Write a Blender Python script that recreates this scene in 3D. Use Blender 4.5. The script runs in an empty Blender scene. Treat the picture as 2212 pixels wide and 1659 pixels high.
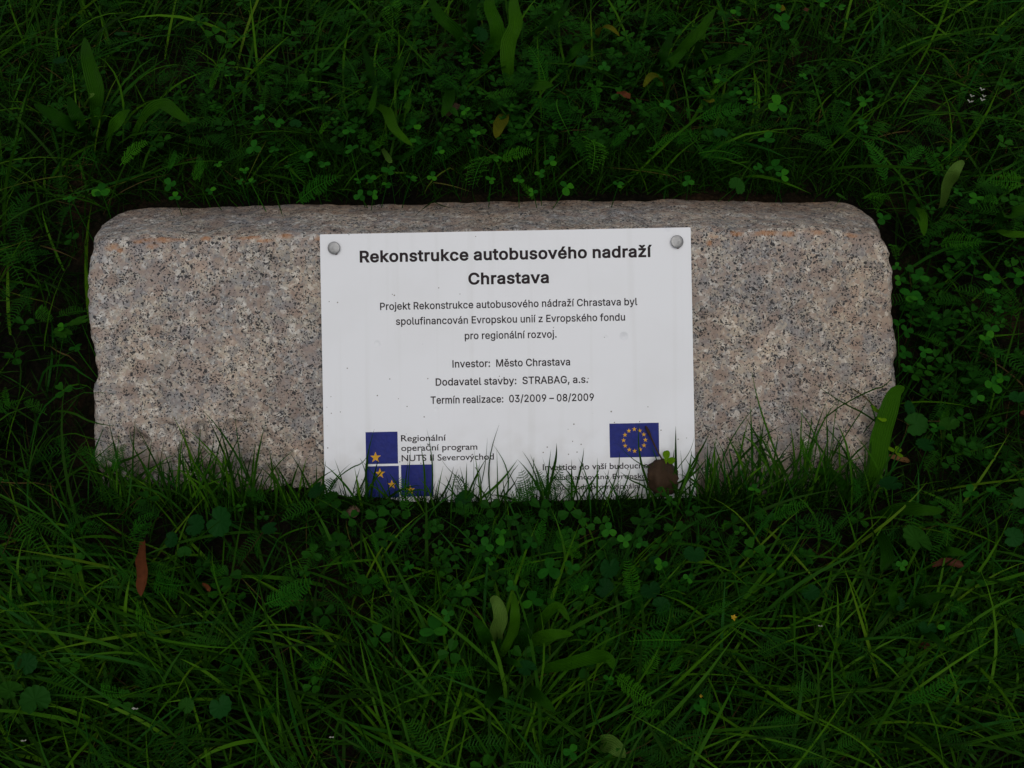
import bpy, bmesh, math, random
import numpy as np
from mathutils import Vector, Matrix, noise
from mathutils.geometry import delaunay_2d_cdt
sc = bpy.context.scene
C = sc.collection
R = math.radians
# ---------------------------------------------------------------- camera, light, exposure
PITCH = R(55)
VH = Vector((0, math.sin(PITCH), math.cos(PITCH)))      # up along the stone's sloping front face
NH = Vector((0, -math.cos(PITCH), math.sin(PITCH)))     # outward normal of that face
O0 = Vector((0, 0, 0.0786))                             # a point on the face plane
DIST = 1.13
CAM = O0 + NH * DIST
cd = bpy.data.cameras.new('camera'); cd.sensor_width = 36; cd.lens = 35.0
cd.clip_start = 0.02; cd.clip_end = 1000
cam = bpy.data.objects.new('camera', cd); C.objects.link(cam)
cam.location = CAM; cam.rotation_euler = (R(90) - PITCH, 0, 0)
sc.camera = cam
sc.cycles.filter_width = 1.5
w = bpy.data.worlds.new('World'); sc.world = w; w.use_nodes = True
nt = w.node_tree; bg = nt.nodes['Background']
sky = nt.nodes.new('ShaderNodeTexSky'); sky.sky_type = 'NISHITA'; sky.sun_disc = False
sky.sun_elevation = R(66); sky.sun_rotation = R(168); sky.dust_density = 4; sky.air_density = 1.5
hs = nt.nodes.new('ShaderNodeHueSaturation'); hs.inputs['Saturation'].default_value = 0.32
nt.links.new(sky.outputs[0], hs.inputs['Color']); nt.links.new(hs.outputs[0], bg.inputs[0])
bg.inputs[1].default_value = 0.10
sl = bpy.data.lights.new('sun', 'SUN'); sl.energy = 0.9; sl.angle = R(50); sl.color = (1, 0.97, 0.93)
so = bpy.data.objects.new('sun', sl); C.objects.link(so)
SUN_EL, SUN_AZ = R(66), R(-102)     # azimuth measured from +x: the light comes from behind the photographer
sd = Vector((math.cos(SUN_EL) * math.cos(SUN_AZ), math.cos(SUN_EL) * math.sin(SUN_AZ), math.sin(SUN_EL)))
so.rotation_euler = sd.to_track_quat('Z', 'Y').to_euler()
sc.view_settings.view_transform = 'Standard'; sc.view_settings.look = 'None'
sc.view_settings.exposure = -0.42; sc.view_settings.gamma = 1

rng = np.random.default_rng(7); rnd = random.Random(7)
PX = 0.000527        # metres per picture unit on the face plane (the picture is 2212 units wide)
FOC = DIST / PX
def pn(x, y, s=1.0): return noise.noise(Vector((x * s, y * s, 3.7)))
def sm(a, b, t):
    t = np.clip((t - a) / (b - a), 0, 1); return t * t * (3 - 2 * t)
def ground_z(x, y):
    return 0.098 * sm(-0.1, 0.27, y) + 0.006 * np.sin(x * 7.3 + 1.1) * np.sin(y * 8.1) + 0.004 * np.sin(x * 17 + y * 13) + 0.02 * np.clip(y - .3, 0, 30) + .013 * np.exp(-((y + .135) / .035) ** 2) * (np.abs(x) < .55)
def face(X, Y, wz=0.0):
    """point on the plane w metres in front of the stone face"""
    k = (DIST - wz) / DIST * PX
    return O0 + Vector((1, 0, 0)) * ((X - 1106) * k) + VH * ((829.5 - Y) * k) + NH * wz
def onground(X, Y, h=0.0):
    d = Vector(((X - 1106) / FOC, 0, 0)) + VH * ((829.5 - Y) / FOC) - NH
    z = 0.0
    for _ in range(12):
        t = (CAM.z - z) / -d.z; p = CAM + d * t
        z = float(ground_z(p.x, p.y)) + h
    return CAM + d * ((CAM.z - z) / -d.z)
def pxscale(p): return (p - CAM).dot(-NH) / FOC

# ---------------------------------------------------------------- helpers
def tag(o, label=None, cat=None, group=None, kind=None):
    for k, v in (('label', label), ('category', cat), ('group', group), ('kind', kind)):
        if v: o[k] = v
    return o
def link(name, me, mat=None, parent=None):
    o = bpy.data.objects.new(name, me); C.objects.link(o)
    if mat and not me.materials: me.materials.append(mat)
    if parent: o.parent = parent
    return o
def mesh(name, v, f, smooth=True):
    me = bpy.data.meshes.new(name); me.from_pydata([tuple(p) for p in v], [], f); me.update()
    if smooth: me.polygons.foreach_set('use_smooth', [True] * len(me.polygons))
    return me
def empty(name, loc):
    o = bpy.data.objects.new(name, None); o.empty_display_size = .02; C.objects.link(o); o.location = loc; return o
class NT:
    def __init__(s, name):
        s.m = bpy.data.materials.new(name); s.m.use_nodes = True; s.t = s.m.node_tree
        s.p = s.t.nodes['Principled BSDF']; s.out = s.t.nodes['Material Output']
    def n(s, typ, **kw):
        nd = s.t.nodes.new(typ)
        for k, v in kw.items():
            if k[0] == '_': nd.inputs[k[1:].replace('_', ' ')].default_value = v
            else: setattr(nd, k, v)
        return nd
    def l(s, a, b): s.t.links.new(a, b)
    def ramp(s, fac, stops, interp='LINEAR'):
        r = s.n('ShaderNodeValToRGB'); r.color_ramp.interpolation = interp
        e = r.color_ramp.elements
        while len(e) > 1: e.remove(e[-1])
        e[0].position = stops[0][0]; e[0].color = (*stops[0][1], 1)
        for p, c in stops[1:]:
            x = e.new(p); x.color = (*c, 1)
        s.l(fac, r.inputs[0]); return r.outputs[0]
    def mix(s, fac, a, b, mode='MIX'):
        m = s.n('ShaderNodeMix', data_type='RGBA', blend_type=mode)
        for sock, v in ((m.inputs[0], fac), (m.inputs[6], a), (m.inputs[7], b)):
            if isinstance(v, (int, float)): sock.default_value = v
            elif isinstance(v, tuple): sock.default_value = (*v, 1)
            else: s.l(v, sock)
        return m.outputs[2]
    def math(s, op, a, b=0.0):
        m = s.n('ShaderNodeMath', operation=op)
        for sock, v in ((m.inputs[0], a), (m.inputs[1], b)):
            if isinstance(v, (int, float)): sock.default_value = v
            else: s.l(v, sock)
        return m.outputs[0]
def g(v): return (v, v, v)

# ---------------------------------------------------------------- materials
def leaf_mat(name, stops, rough=.45, trans=.3, vein=None, attr=None, spec=.035):
    M = NT(name); t = M.n('ShaderNodeTexCoord')
    if attr:
        a = M.n('ShaderNodeAttribute', attribute_name=attr); fac = a.outputs['Fac']
    else:
        oi = M.n('ShaderNodeObjectInfo'); fac = oi.outputs['Random']
    col = M.ramp(fac, stops)
    nz = M.n('ShaderNodeTexNoise', _Scale=90.0 if attr else 160.0, _Detail=3.0)
    M.l(t.outputs['Object'], nz.inputs['Vector'])
    col = M.mix(M.math('MULTIPLY', nz.outputs['Fac'], .55), col, M.mix(1.0, col, (.55, .62, .4), 'MULTIPLY'))
    if vein:
        uv = M.n('ShaderNodeAttribute', attribute_name='across')
        wv = M.math('SINE', M.math('MULTIPLY', uv.outputs['Fac'], vein))
        bp = M.n('ShaderNodeBump', _Strength=.5, _Distance=.0012); M.l(wv, bp.inputs['Height'])
        M.l(bp.outputs[0], M.p.inputs['Normal'])
        col = M.mix(M.math('MULTIPLY', M.math('GREATER_THAN', wv, .75), .35), col, M.mix(1.0, col, (1.6, 1.5, 1.3), 'MULTIPLY'))
    M.l(col, M.p.inputs['Base Color']); M.p.inputs['Roughness'].default_value = rough
    M.p.inputs['Specular IOR Level'].default_value = spec
    tr = M.n('ShaderNodeBsdfTranslucent'); M.l(M.mix(1.0, col, (1.0, 1.15, .5), 'MULTIPLY'), tr.inputs[0])
    ms = M.n('ShaderNodeMixShader'); ms.inputs[0].default_value = trans * .7
    M.l(M.p.outputs[0], ms.inputs[1]); M.l(tr.outputs[0], ms.inputs[2]); M.l(ms.outputs[0], M.out.inputs[0])
    return M.m
GR = 1.0
def c3(r_, g_, b_): return (r_ * GR, g_ * GR, b_ * GR)
grass_m = leaf_mat('grass_blades', [(0, c3(.0035, .013, .0006)), (.3, c3(.008, .031, .0012)), (.55, c3(.018, .066, .002)), (.66, c3(.010, .064, .007)), (.72, c3(.024, .090, .003)),
                   (.84, c3(.052, .140, .004)), (.9, c3(.075, .14, .008)), (.93, c3(.085, .062, .02)), (1, c3(.035, .021, .010))], rough=.5, trans=.25, attr='tone')
clover_m = leaf_mat('clover_leaf', [(0, c3(.006, .048, .003)), (.6, c3(.012, .085, .006)), (1, c3(.028, .14, .005))], rough=.5, trans=.2)
yarrow_m = leaf_mat('yarrow_leaf', [(0, c3(.008, .06, .003)), (.6, c3(.018, .11, .007)), (1, c3(.042, .17, .006))], rough=.5, trans=.25)
ivy_m = leaf_mat('ground_ivy_leaf', [(0, c3(.004, .030, .005)), (.7, c3(.008, .05, .008)), (1, c3(.018, .070, .004))], rough=.55, trans=.2)
plant_m = leaf_mat('plantain_leaf', [(0, c3(.005, .027, .001)), (.5, c3(.010, .050, .0015)), (1, c3(.020, .075, .003))], rough=.4, trans=.25, vein=28.0)
plantb_m = leaf_mat('plantain_leaf_bright', [(0, c3(.018, .078, .002)), (1, c3(.034, .11, .004))], rough=.38, trans=.3, vein=28.0)
plantp_m = leaf_mat('plantain_leaf_pale', [(0, c3(.065, .15, .022)), (1, c3(.09, .17, .03))], rough=.35, trans=.3, vein=28.0)
yellow_m = leaf_mat('yellowing_leaf', [(0, c3(.085, .10, .006)), (1, c3(.12, .11, .008))], rough=.5, trans=.3, vein=28.0)
lime_m = leaf_mat('lime_leaf', [(0, c3(.09, .20, .004)), (1, c3(.12, .24, .006))], rough=.5, trans=.3)
def simple(name, col, rough=.6, metal=0, spec=.12):
    M = NT(name); t = M.n('ShaderNodeTexCoord'); nz = M.n('ShaderNodeTexNoise', _Scale=220.0, _Detail=4.0)
    M.l(t.outputs['Object'], nz.inputs['Vector'])
    M.l(M.mix(nz.outputs['Fac'], tuple(c * .6 for c in col), tuple(min(1, c * 1.35) for c in col)), M.p.inputs['Base Color'])
    M.p.inputs['Roughness'].default_value = rough; M.p.inputs['Metallic'].default_value = metal
    M.p.inputs['Specular IOR Level'].default_value = spec
    bp = M.n('ShaderNodeBump', _Strength=.4, _Distance=.001); M.l(nz.outputs['Fac'], bp.inputs['Height']); M.l(bp.outputs[0], M.p.inputs['Normal'])
    return M.m
def soil():
    M = NT('soil'); t = M.n('ShaderNodeTexCoord')
    a = M.n('ShaderNodeTexNoise', _Scale=14.0, _Detail=8.0); b = M.n('ShaderNodeTexVoronoi', _Scale=160.0)
    for q in (a, b): M.l(t.outputs['Object'], q.inputs['Vector'])
    col = M.ramp(a.outputs['Fac'], [(.35, (.003, .003, .002)), (.55, (.007, .006, .003)), (.75, (.022, .013, .007))])
    col = M.mix(.6, col, M.mix(1.0, col, M.ramp(b.outputs['Distance'], [(0, (1.6, 1.5, 1.4)), (.7, (.3, .3, .3))]), 'MULTIPLY'))
    M.l(col, M.p.inputs['Base Color']); M.p.inputs['Roughness'].default_value = .95; M.p.inputs['Specular IOR Level'].default_value = .05
    bp = M.n('ShaderNodeBump', _Strength=1.0, _Distance=.006); M.l(M.math('ADD', a.outputs['Fac'], M.math('MULTIPLY', b.outputs['Distance'], -.6)), bp.inputs['Height'])
    M.l(bp.outputs[0], M.p.inputs['Normal']); return M.m
def granite():
    M = NT('granite'); t = M.n('ShaderNodeTexCoord'); P = t.outputs['Object']
    wn = M.n('ShaderNodeTexNoise', _Scale=160.0, _Detail=3.0); M.l(P, wn.inputs['Vector'])
    wp = M.n('ShaderNodeVectorMath', operation='MULTIPLY_ADD'); M.l(wn.outputs['Color'], wp.inputs[0]); wp.inputs[1].default_value = (.007, .007, .007); M.l(P, wp.inputs[2])
    Q = wp.outputs[0]
    def vor(scale, vec=Q, feature='F1'):
        v = M.n('ShaderNodeTexVoronoi', feature=feature, _Scale=scale); M.l(vec, v.inputs['Vector']); return v
    def sep(sock):
        q = M.n('ShaderNodeSeparateColor'); M.l(sock, q.inputs[0]); return q
    v1 = vor(200.0); s1 = sep(v1.outputs['Color'])
    base = M.ramp(s1.outputs[0], [(0, (.17, .17, .18)), (.14, (.32, .262, .23)), (.34, (.355, .34, .305)), (.50, (.255, .26, .265)), (.62, (.375, .31, .26)), (.76, (.41, .375, .315)), (.90, (.60, .58, .55))], 'CONSTANT')
    v2 = vor(480.0); s2 = sep(v2.outputs['Color'])
    base = M.mix(.40, base, M.ramp(s2.outputs[1], [(0, (.18, .18, .19)), (.14, (.33, .27, .235)), (.45, (.40, .375, .345)), (.7, (.47, .40, .34)), (.87, (.70, .68, .66))], 'CONSTANT'))
    # big pink and brownish crystals
    v3 = vor(58.0); s3 = sep(v3.outputs['Color'])
    big = M.math('MULTIPLY', M.math('GREATER_THAN', s3.outputs[0], .66), M.math('LESS_THAN', v3.outputs['Distance'], .42))
    base = M.mix(M.math('MULTIPLY', big, .62), base, M.ramp(s3.outputs[1], [(0, (.27, .195, .16)), (.35, (.33, .25, .205)), (.65, (.24, .175, .145)), (.85, (.21, .21, .22))], 'CONSTANT'))
    # broad cloudiness
    cn = M.n('ShaderNodeTexNoise', _Scale=17.0, _Detail=5.0); M.l(P, cn.inputs['Vector'])
    base = M.mix(.75, base, M.mix(1.0, base, M.ramp(cn.outputs['Fac'], [(.3, (.66, .67, .70)), (.5, (.97, .96, .93)), (.7, (1.22, 1.16, 1.07))]), 'MULTIPLY'))
    pk = M.n('ShaderNodeTexNoise', _Scale=48.0, _Detail=3.0, _Distortion=.6); M.l(P, pk.inputs['Vector'])
    base = M.mix(M.ramp(pk.outputs['Fac'], [(.54, g(0)), (.62, g(.62))]), base, (.275, .205, .17))
    gk = M.n('ShaderNodeTexNoise', _Scale=36.0, _Detail=4.0); mg = M.n('ShaderNodeMapping'); mg.inputs['Location'].default_value = (3, 7, 1); M.l(P, mg.inputs['Vector']); M.l(mg.outputs[0], gk.inputs['Vector'])
    base = M.mix(M.ramp(gk.outputs['Fac'], [(.56, g(0)), (.66, g(.5))]), base, (.20, .205, .225))
    # black mica, gathered in clusters
    kn = M.n('ShaderNodeTexNoise', _Scale=55.0, _Detail=2.0); M.l(P, kn.inputs['Vector'])
    for sc_, th, di in ((380.0, .80, .44), (230.0, .91, .40), (620.0, .76, .5)):
        v = vor(sc_); s_ = sep(v.outputs['Color'])
        k = M.math('MULTIPLY', M.math('GREATER_THAN', M.math('ADD', s_.outputs[2], M.math('MULTIPLY', M.math('SUBTRACT', kn.outputs['Fac'], .5), .9)), th), M.math('LESS_THAN', v.outputs['Distance'], di))
        base = M.mix(M.math('MULTIPLY', k, .95), base, (.02, .02, .023))
    # rust just under the top edge, soil and algae low down (in the stone's own coordinates)
    sp = M.n('ShaderNodeSeparateXYZ'); M.l(P, sp.inputs[0])
    av = M.n('ShaderNodeAttribute', attribute_name='height_up'); hgt = av.outputs['Fac']
    rn = M.n('ShaderNodeTexNoise', _Scale=75.0, _Detail=4.0, _Roughness=.7); M.l(P, rn.inputs['Vector'])
    tot = None
    for X_, Y_, a_, b_ in ((330, 538, 20, 9), (348, 523, 72, 11), (300, 527, 20, 8), (243, 537, 24, 12), (262, 545, 10, 9), (536, 520, 38, 8), (445, 522, 16, 8), (618, 519, 26, 8), (690, 524, 14, 7), (575, 528, 30, 6),
                           (1590, 508, 24, 9), (1650, 505, 46, 10), (1700, 507, 20, 9), (1765, 502, 22, 8), (1838, 501, 17, 9), (1530, 530, 9, 9), (1540, 516, 16, 6)):
        bx = M.math('POWER', M.math('DIVIDE', M.math('SUBTRACT', sp.outputs[0], (X_ - 1106) * PX), a_ * PX), 2.0)
        by = M.math('POWER', M.math('DIVIDE', M.math('SUBTRACT', hgt, (829.5 - Y_) * PX - (497 - (512 - (X_ - 190) * .016)) * PX), b_ * PX), 2.0)
        bl = M.math('MAXIMUM', M.math('SUBTRACT', 1.0, M.math('ADD', bx, by)), 0.0)
        tot = bl if tot is None else M.math('MAXIMUM', tot, bl)
    rm = M.ramp(M.math('MULTIPLY', tot, M.math('POWER', M.math('ADD', rn.outputs['Fac'], .42), 3.0)), [(.18, g(0)), (.85, g(1))])
    base = M.mix(M.math('MULTIPLY', rm, .66), base, M.mix(rn.outputs['Fac'], (.44, .25, .11), (.34, .11, .025)))
    fr = M.n('ShaderNodeTexNoise', _Scale=9.0, _Detail=4.0); M.l(P, fr.inputs['Vector'])
    base = M.mix(M.ramp(fr.outputs['Fac'], [(.42, g(0)), (.62, g(.5))]), base, M.mix(1.0, base, (.90, .84, .75), 'MULTIPLY'))
    rx = M.n('ShaderNodeMapRange'); M.l(sp.outputs[0], rx.inputs[0]); rx.inputs[1].default_value = .12; rx.inputs[2].default_value = .45
    base = M.mix(M.math('MULTIPLY', rx.outputs[0], .55), base, M.mix(1.0, base, (.90, .83, .74), 'MULTIPLY'))
    # warm brown tint at the rear edge of the top
    bk = M.n('ShaderNodeMapRange'); M.l(hgt, bk.inputs[0]); bk.inputs[1].default_value = .225; bk.inputs[2].default_value = .285
    base = M.mix(M.math('MULTIPLY', bk.outputs[0], M.math('MULTIPLY', cn.outputs['Fac'], 1.5)), base, M.mix(1.0, base, (.46, .33, .23), 'MULTIPLY'))
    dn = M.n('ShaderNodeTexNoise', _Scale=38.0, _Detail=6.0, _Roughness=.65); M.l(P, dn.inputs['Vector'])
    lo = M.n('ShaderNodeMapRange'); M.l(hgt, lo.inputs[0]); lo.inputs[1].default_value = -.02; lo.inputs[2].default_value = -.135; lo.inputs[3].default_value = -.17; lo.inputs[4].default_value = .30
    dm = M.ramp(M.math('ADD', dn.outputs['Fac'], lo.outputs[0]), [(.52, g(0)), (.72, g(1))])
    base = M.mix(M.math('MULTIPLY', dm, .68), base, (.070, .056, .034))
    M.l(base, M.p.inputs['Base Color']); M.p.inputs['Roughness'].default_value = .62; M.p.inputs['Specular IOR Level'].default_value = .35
    b1 = M.n('ShaderNodeTexNoise', _Scale=240.0, _Detail=5.0); M.l(P, b1.inputs['Vector'])
    bp = M.n('ShaderNodeBump', _Strength=.8, _Distance=.0016)
    M.l(M.math('ADD', b1.outputs['Fac'], M.math('MULTIPLY', s1.outputs[1], .5)), bp.inputs['Height']); M.l(bp.outputs[0], M.p.inputs['Normal'])
    return M.m
def board():
    M = NT('white_enamel'); t = M.n('ShaderNodeTexCoord'); P = t.outputs['Object']
    col = (.755, .765, .795)
    n1 = M.n('ShaderNodeTexNoise', _Scale=9.0, _Detail=5.0); M.l(P, n1.inputs['Vector'])
    c = M.mix(M.math('MULTIPLY', M.ramp(n1.outputs['Fac'], [(.5, g(0)), (.75, g(1))]), .22), col, (.58, .58, .57))
    # splashes of soil, dense low down and rare higher up
    sp = M.n('ShaderNodeSeparateXYZ'); M.l(P, sp.inputs[0])
    lo = M.n('ShaderNodeMapRange'); M.l(sp.outputs[1], lo.inputs[0]); lo.inputs[1].default_value = .10; lo.inputs[2].default_value = -.15; lo.inputs[3].default_value = .985; lo.inputs[4].default_value = .93
    for sc_, r_ in ((95.0, .085), (210.0, .16)):
        v = M.n('ShaderNodeTexVoronoi', _Scale=sc_); M.l(P, v.inputs['Vector'])
        s_ = M.n('ShaderNodeSeparateColor'); M.l(v.outputs['Color'], s_.inputs[0])
        k = M.math('MULTIPLY', M.math('GREATER_THAN', s_.outputs[0], lo.outputs[0]), M.math('LESS_THAN', v.outputs['Distance'], r_))
        c = M.mix(M.math('MULTIPLY', k, .8), c, (.09, .07, .05))
    # vertical runs
    mp = M.n('ShaderNodeMapping'); mp.inputs['Scale'].default_value = (60, 2.2, 1); M.l(P, mp.inputs['Vector'])
    st = M.n('ShaderNodeTexNoise', _Scale=1.0, _Detail=3.0); M.l(mp.outputs[0], st.inputs['Vector'])
    c = M.mix(M.math('MULTIPLY', M.ramp(st.outputs['Fac'], [(.56, g(0)), (.72, g(1))]), .16), c, (.5, .5, .47))
    ld = M.n('ShaderNodeMapRange'); M.l(sp.outputs[1], ld.inputs[0]); ld.inputs[1].default_value = -.06; ld.inputs[2].default_value = -.155
    n3 = M.n('ShaderNodeTexNoise', _Scale=45.0, _Detail=5.0); M.l(P, n3.inputs['Vector'])
    c = M.mix(M.math('MULTIPLY', M.math('MULTIPLY', ld.outputs[0], M.ramp(n3.outputs['Fac'], [(.4, g(0)), (.7, g(1))])), .5), c, (.36, .32, .26))
    M.l(c, M.p.inputs['Base Color']); M.p.inputs['Roughness'].default_value = .33; M.p.inputs['Specular IOR Level'].default_value = .3
    # small dents
    v = M.n('ShaderNodeTexVoronoi', _Scale=26.0); M.l(P, v.inputs['Vector'])
    s_ = M.n('ShaderNodeSeparateColor'); M.l(v.outputs['Color'], s_.inputs[0])
    dd = M.math('MULTIPLY', M.math('GREATER_THAN', s_.outputs[1], .72), M.math('MAXIMUM', M.math('SUBTRACT', .13, v.outputs['Distance']), 0.0))
    n2 = M.n('ShaderNodeTexNoise', _Scale=12.0, _Detail=2.0); M.l(P, n2.inputs['Vector'])
    bp = M.n('ShaderNodeBump', _Strength=.9, _Distance=.012, invert=True)
    M.l(M.math('ADD', dd, M.math('MULTIPLY', n2.outputs['Fac'], .06)), bp.inputs['Height']); M.l(bp.outputs[0], M.p.inputs['Normal'])
    return M.m
def steel():
    M = NT('brushed_steel'); t = M.n('ShaderNodeTexCoord')
    sp = M.n('ShaderNodeSeparateXYZ'); M.l(t.outputs['Object'], sp.inputs[0])
    r_ = M.math('SQRT', M.math('ADD', M.math('POWER', sp.outputs[0], 2.0), M.math('POWER', sp.outputs[1], 2.0)))
    rings = M.math('SINE', M.math('MULTIPLY', r_, 16000.0))
    bp = M.n('ShaderNodeBump', _Strength=.25, _Distance=.0002); M.l(rings, bp.inputs['Height']); M.l(bp.outputs[0], M.p.inputs['Normal'])
    M.p.inputs['Base Color'].default_value = (.36, .36, .36, 1); M.p.inputs['Metallic'].default_value = 1; M.p.inputs['Roughness'].default_value = .38
    M.p.inputs['Anisotropic'].default_value = .6
    return M.m
soil_m = soil(); granite_m = granite(); board_m = board(); steel_m = steel()
ink_m = simple('black_ink', (.016, .009, .012), .45); blue_m = simple('blue_print', (.010, .018, .16), .4); gold_m = simple('gold_print', (.62, .33, .02), .45)
rust_m = simple('rust', (.07, .018, .006), .8); brownleaf_m = simple('dead_leaf', (.042, .025, .014), .75)
orange_m = simple('orange_dead_leaf', (.085, .024, .007), .7); straw_m = simple('straw', (.30, .21, .10), .7)
redleaf_m = simple('reddish_leaf', (.055, .018, .008), .7); petal_m = simple('white_petal', (.28, .28, .24), .6); yell_m = simple('yellow_petal', (.35, .22, .01), .6)

# ---------------------------------------------------------------- ground
def build_ground():
    a = np.arange(-2.0, 2.0001, .025)
    far = np.array([3, 5, 9, 16, 30, 60, 120, 250.])
    xs = np.concatenate([-far[::-1], a, far]); ys = xs.copy()
    X, Y = np.meshgrid(xs, ys)
    Z = ground_z(X, Y)
    for i in range(X.shape[0]):
        for j in range(X.shape[1]):
            if abs(X[i, j]) < 2.1 and abs(Y[i, j]) < 2.1: Z[i, j] += .006 * noise.noise(Vector((X[i, j] * 22, Y[i, j] * 22, 0)))
    n = len(xs); v = np.stack([X.ravel(), Y.ravel(), Z.ravel()], 1)
    f = [(i * n + j, i * n + j + 1, (i + 1) * n + j + 1, (i + 1) * n + j) for i in range(n - 1) for j in range(n - 1)]
    o = link('ground', mesh('ground', v, f), soil_m); tag(o, kind='structure'); return o
build_ground()

# ---------------------------------------------------------------- the granite block
def ip(tab, x): return np.interp(x, [t[0] for t in tab], [t[1] for t in tab])
CREASE = [(190, 512), (300, 505), (690, 496), (1080, 490), (1440, 485), (1800, 489), (1930, 500)]
# outline of the front face: picture height -> left and right edge
OUTL = [(500, 212), (522, 203), (545, 197), (570, 193), (600, 192), (650, 191), (690, 194), (712, 199), (735, 204), (760, 211), (790, 212), (812, 209), (850, 205), (900, 203), (950, 205), (1000, 210), (1060, 218), (1160, 226)]
OUTR = [(490, 1900), (512, 1908), (530, 1917), (545, 1925), (556, 1920), (566, 1924), (600, 1928), (640, 1931), (690, 1931), (740, 1934), (800, 1936), (850, 1938), (910, 1930), (960, 1921), (1010, 1912), (1160, 1895)]
TB = R(26.8)
def build_stone():
    rows = []   # (v, w, nv, nw, t_back) profile of the block
    v0, vc, rc = -.20, .174, .011
    for v in np.linspace(v0, vc - rc, 140): rows.append((v, 0, 0, 1, 0))
    ang = math.pi / 2 - TB
    for k in range(1, 8):
        a = ang * k / 7; c = (vc - rc, -rc)
        rows.append((c[0] + rc * math.sin(a), c[1] + rc * math.cos(a), math.sin(a), math.cos(a), 0))
    L = .107; d = (math.sin(TB), -math.cos(TB)); nn = (math.cos(TB), math.sin(TB))
    b = rows[-1]
    for k in range(1, 44): rows.append((b[0] + d[0] * L * k / 43, b[1] + d[1] * L * k / 43, nn[0], nn[1], k / 43))
    b = rows[-1]; rb = .014; c = (b[0] - nn[0] * rb, b[1] - nn[1] * rb); a0 = math.atan2(nn[0], nn[1])
    for k in range(1, 9):
        a = a0 + R(85) * k / 8
        rows.append((c[0] + rb * math.sin(a), c[1] + rb * math.cos(a), math.sin(a), math.cos(a), 1 + .05 * k))
    b = rows[-1]; a = a0 + R(85); d = (math.cos(a), -math.sin(a))
    for k in range(1, 13): rows.append((b[0] + d[0] * .2 * k / 12, b[1] + d[1] * .2 * k / 12, math.sin(a), math.cos(a), 1.4 + .1 * k))
    NC = 380; re = .010
    verts = []; hts = []; arc = 0; pv = rows[0]; ncol = None
    for (v, wv, nv, nw, tb) in rows:
        arc += math.hypot(v - pv[0], wv - pv[1]); pv = (v, wv); s = v0 + arc
        yy = 829.5 - v / PX
        if tb == 0:
            xl, xr = float(ip(OUTL, yy)) - 6, float(ip(OUTR, yy)) + 1
        else:
            q = min(tb, 1.0)
            xl = 201 + 118 * (1 - math.sqrt(max(0, 1 - q ** 2.0))) ** 1.0 * .95
            xr = 1904 - 92 * (1 - math.sqrt(max(0, 1 - q ** 2.2)))
            if tb > 1: xl -= 20 * (tb - 1); xr += 20 * (tb - 1)
        k = PX * (DIST - wv) / DIST
        ul, ur = (xl - 1106) * k, (xr - 1106) * k
        cols = []
        for d_ in (.14, .09, .06, .035, .02): cols.append((ul + .004 * d_ / .14, -d_ - re, -1, 0))
        for j in range(0, 5):
            a = math.pi / 2 * (1 - j / 5); cols.append((ul + re - re * math.sin(a), -re + re * math.cos(a), -math.sin(a), math.cos(a)))
        for j in range(NC): cols.append((ul + re + (ur - ul - 2 * re) * j / (NC - 1), 0, 0, 1))
        for j in range(1, 6):
            a = math.pi / 2 * j / 5; cols.append((ur - re + re * math.sin(a), -re + re * math.cos(a), math.sin(a), math.cos(a)))
        for d_ in (.02, .035, .06, .09, .14): cols.append((ur - .004 * d_ / .14, -d_ - re, 1, 0))
        ncol = len(cols)
        if tb > .9: cols = [(u, dn if dn > -re else -re + (dn + re) * max(.05, 1 - (tb - .9) * 5), nu, nf) for (u, dn, nu, nf) in cols]
        wt = float(sm(-.05, .17, v)) if tb == 0 else 1.0
        for (u, dn, nu, nf) in cols:
            px = 1106 + u / k
            dv = (497 - float(ip(CREASE, px))) * PX * wt
            p = Vector((u, v + dv + dn * nv, wv + dn * nw))
            nrm = Vector((nu, nv * nf, nw * nf))
            q = p * 1.0
            a1 = noise.fractal(q * 14, 1.0, 2.0, 3) * .0030
            a2 = noise.noise(q * 95) * .0011 + noise.noise(q * 210) * .0007
            a3 = -abs(noise.noise(q * 40 + Vector((5, 5, 5)))) ** 2 * .004
            edge = 1.0 + abs(nu) * .5
            pm = max(0, min(1, (-.20 - u) / .08)) * max(0, min(1, (.0 - v) / .07)) if tb == 0 else 0
            a3 -= (max(0, noise.noise(q * 55) - .12) * .030 + abs(noise.noise(q * 24)) * .004) * pm
            ch = (noise.noise(q * 75 + Vector((9, 2, 1))) * .0013 + noise.noise(q * 23) * .0022) * abs(nu) ** 1.5
            p = p + nrm * (a1 + (a2 + a3) * edge * (.7 if tb > 0 else 1) + ch)
            verts.append(O0 + Vector((1, 0, 0)) * p.x + VH * p.y + NH * p.z); hts.append(s)
    f = []
    for i in range(len(rows) - 1):
        for j in range(ncol - 1):
            a = i * ncol + j; f.append((a, a + 1, a + ncol + 1, a + ncol))
    base = Vector((0, 0, 0))
    me = mesh('granite_block', verts, f)
    at = me.attributes.new('height_up', 'FLOAT', 'POINT'); at.data.foreach_set('value', hts)
    o = link('granite_block', me, granite_m)
    tag(o, 'long low block of pinkish grey speckled granite with a sloping face, set in the lawn', 'stone'); return o
build_stone()
def stone_uvw(P):
    q = P - np.array(O0)
    return q[..., 0], q @ np.array(VH), q @ np.array(NH)

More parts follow.
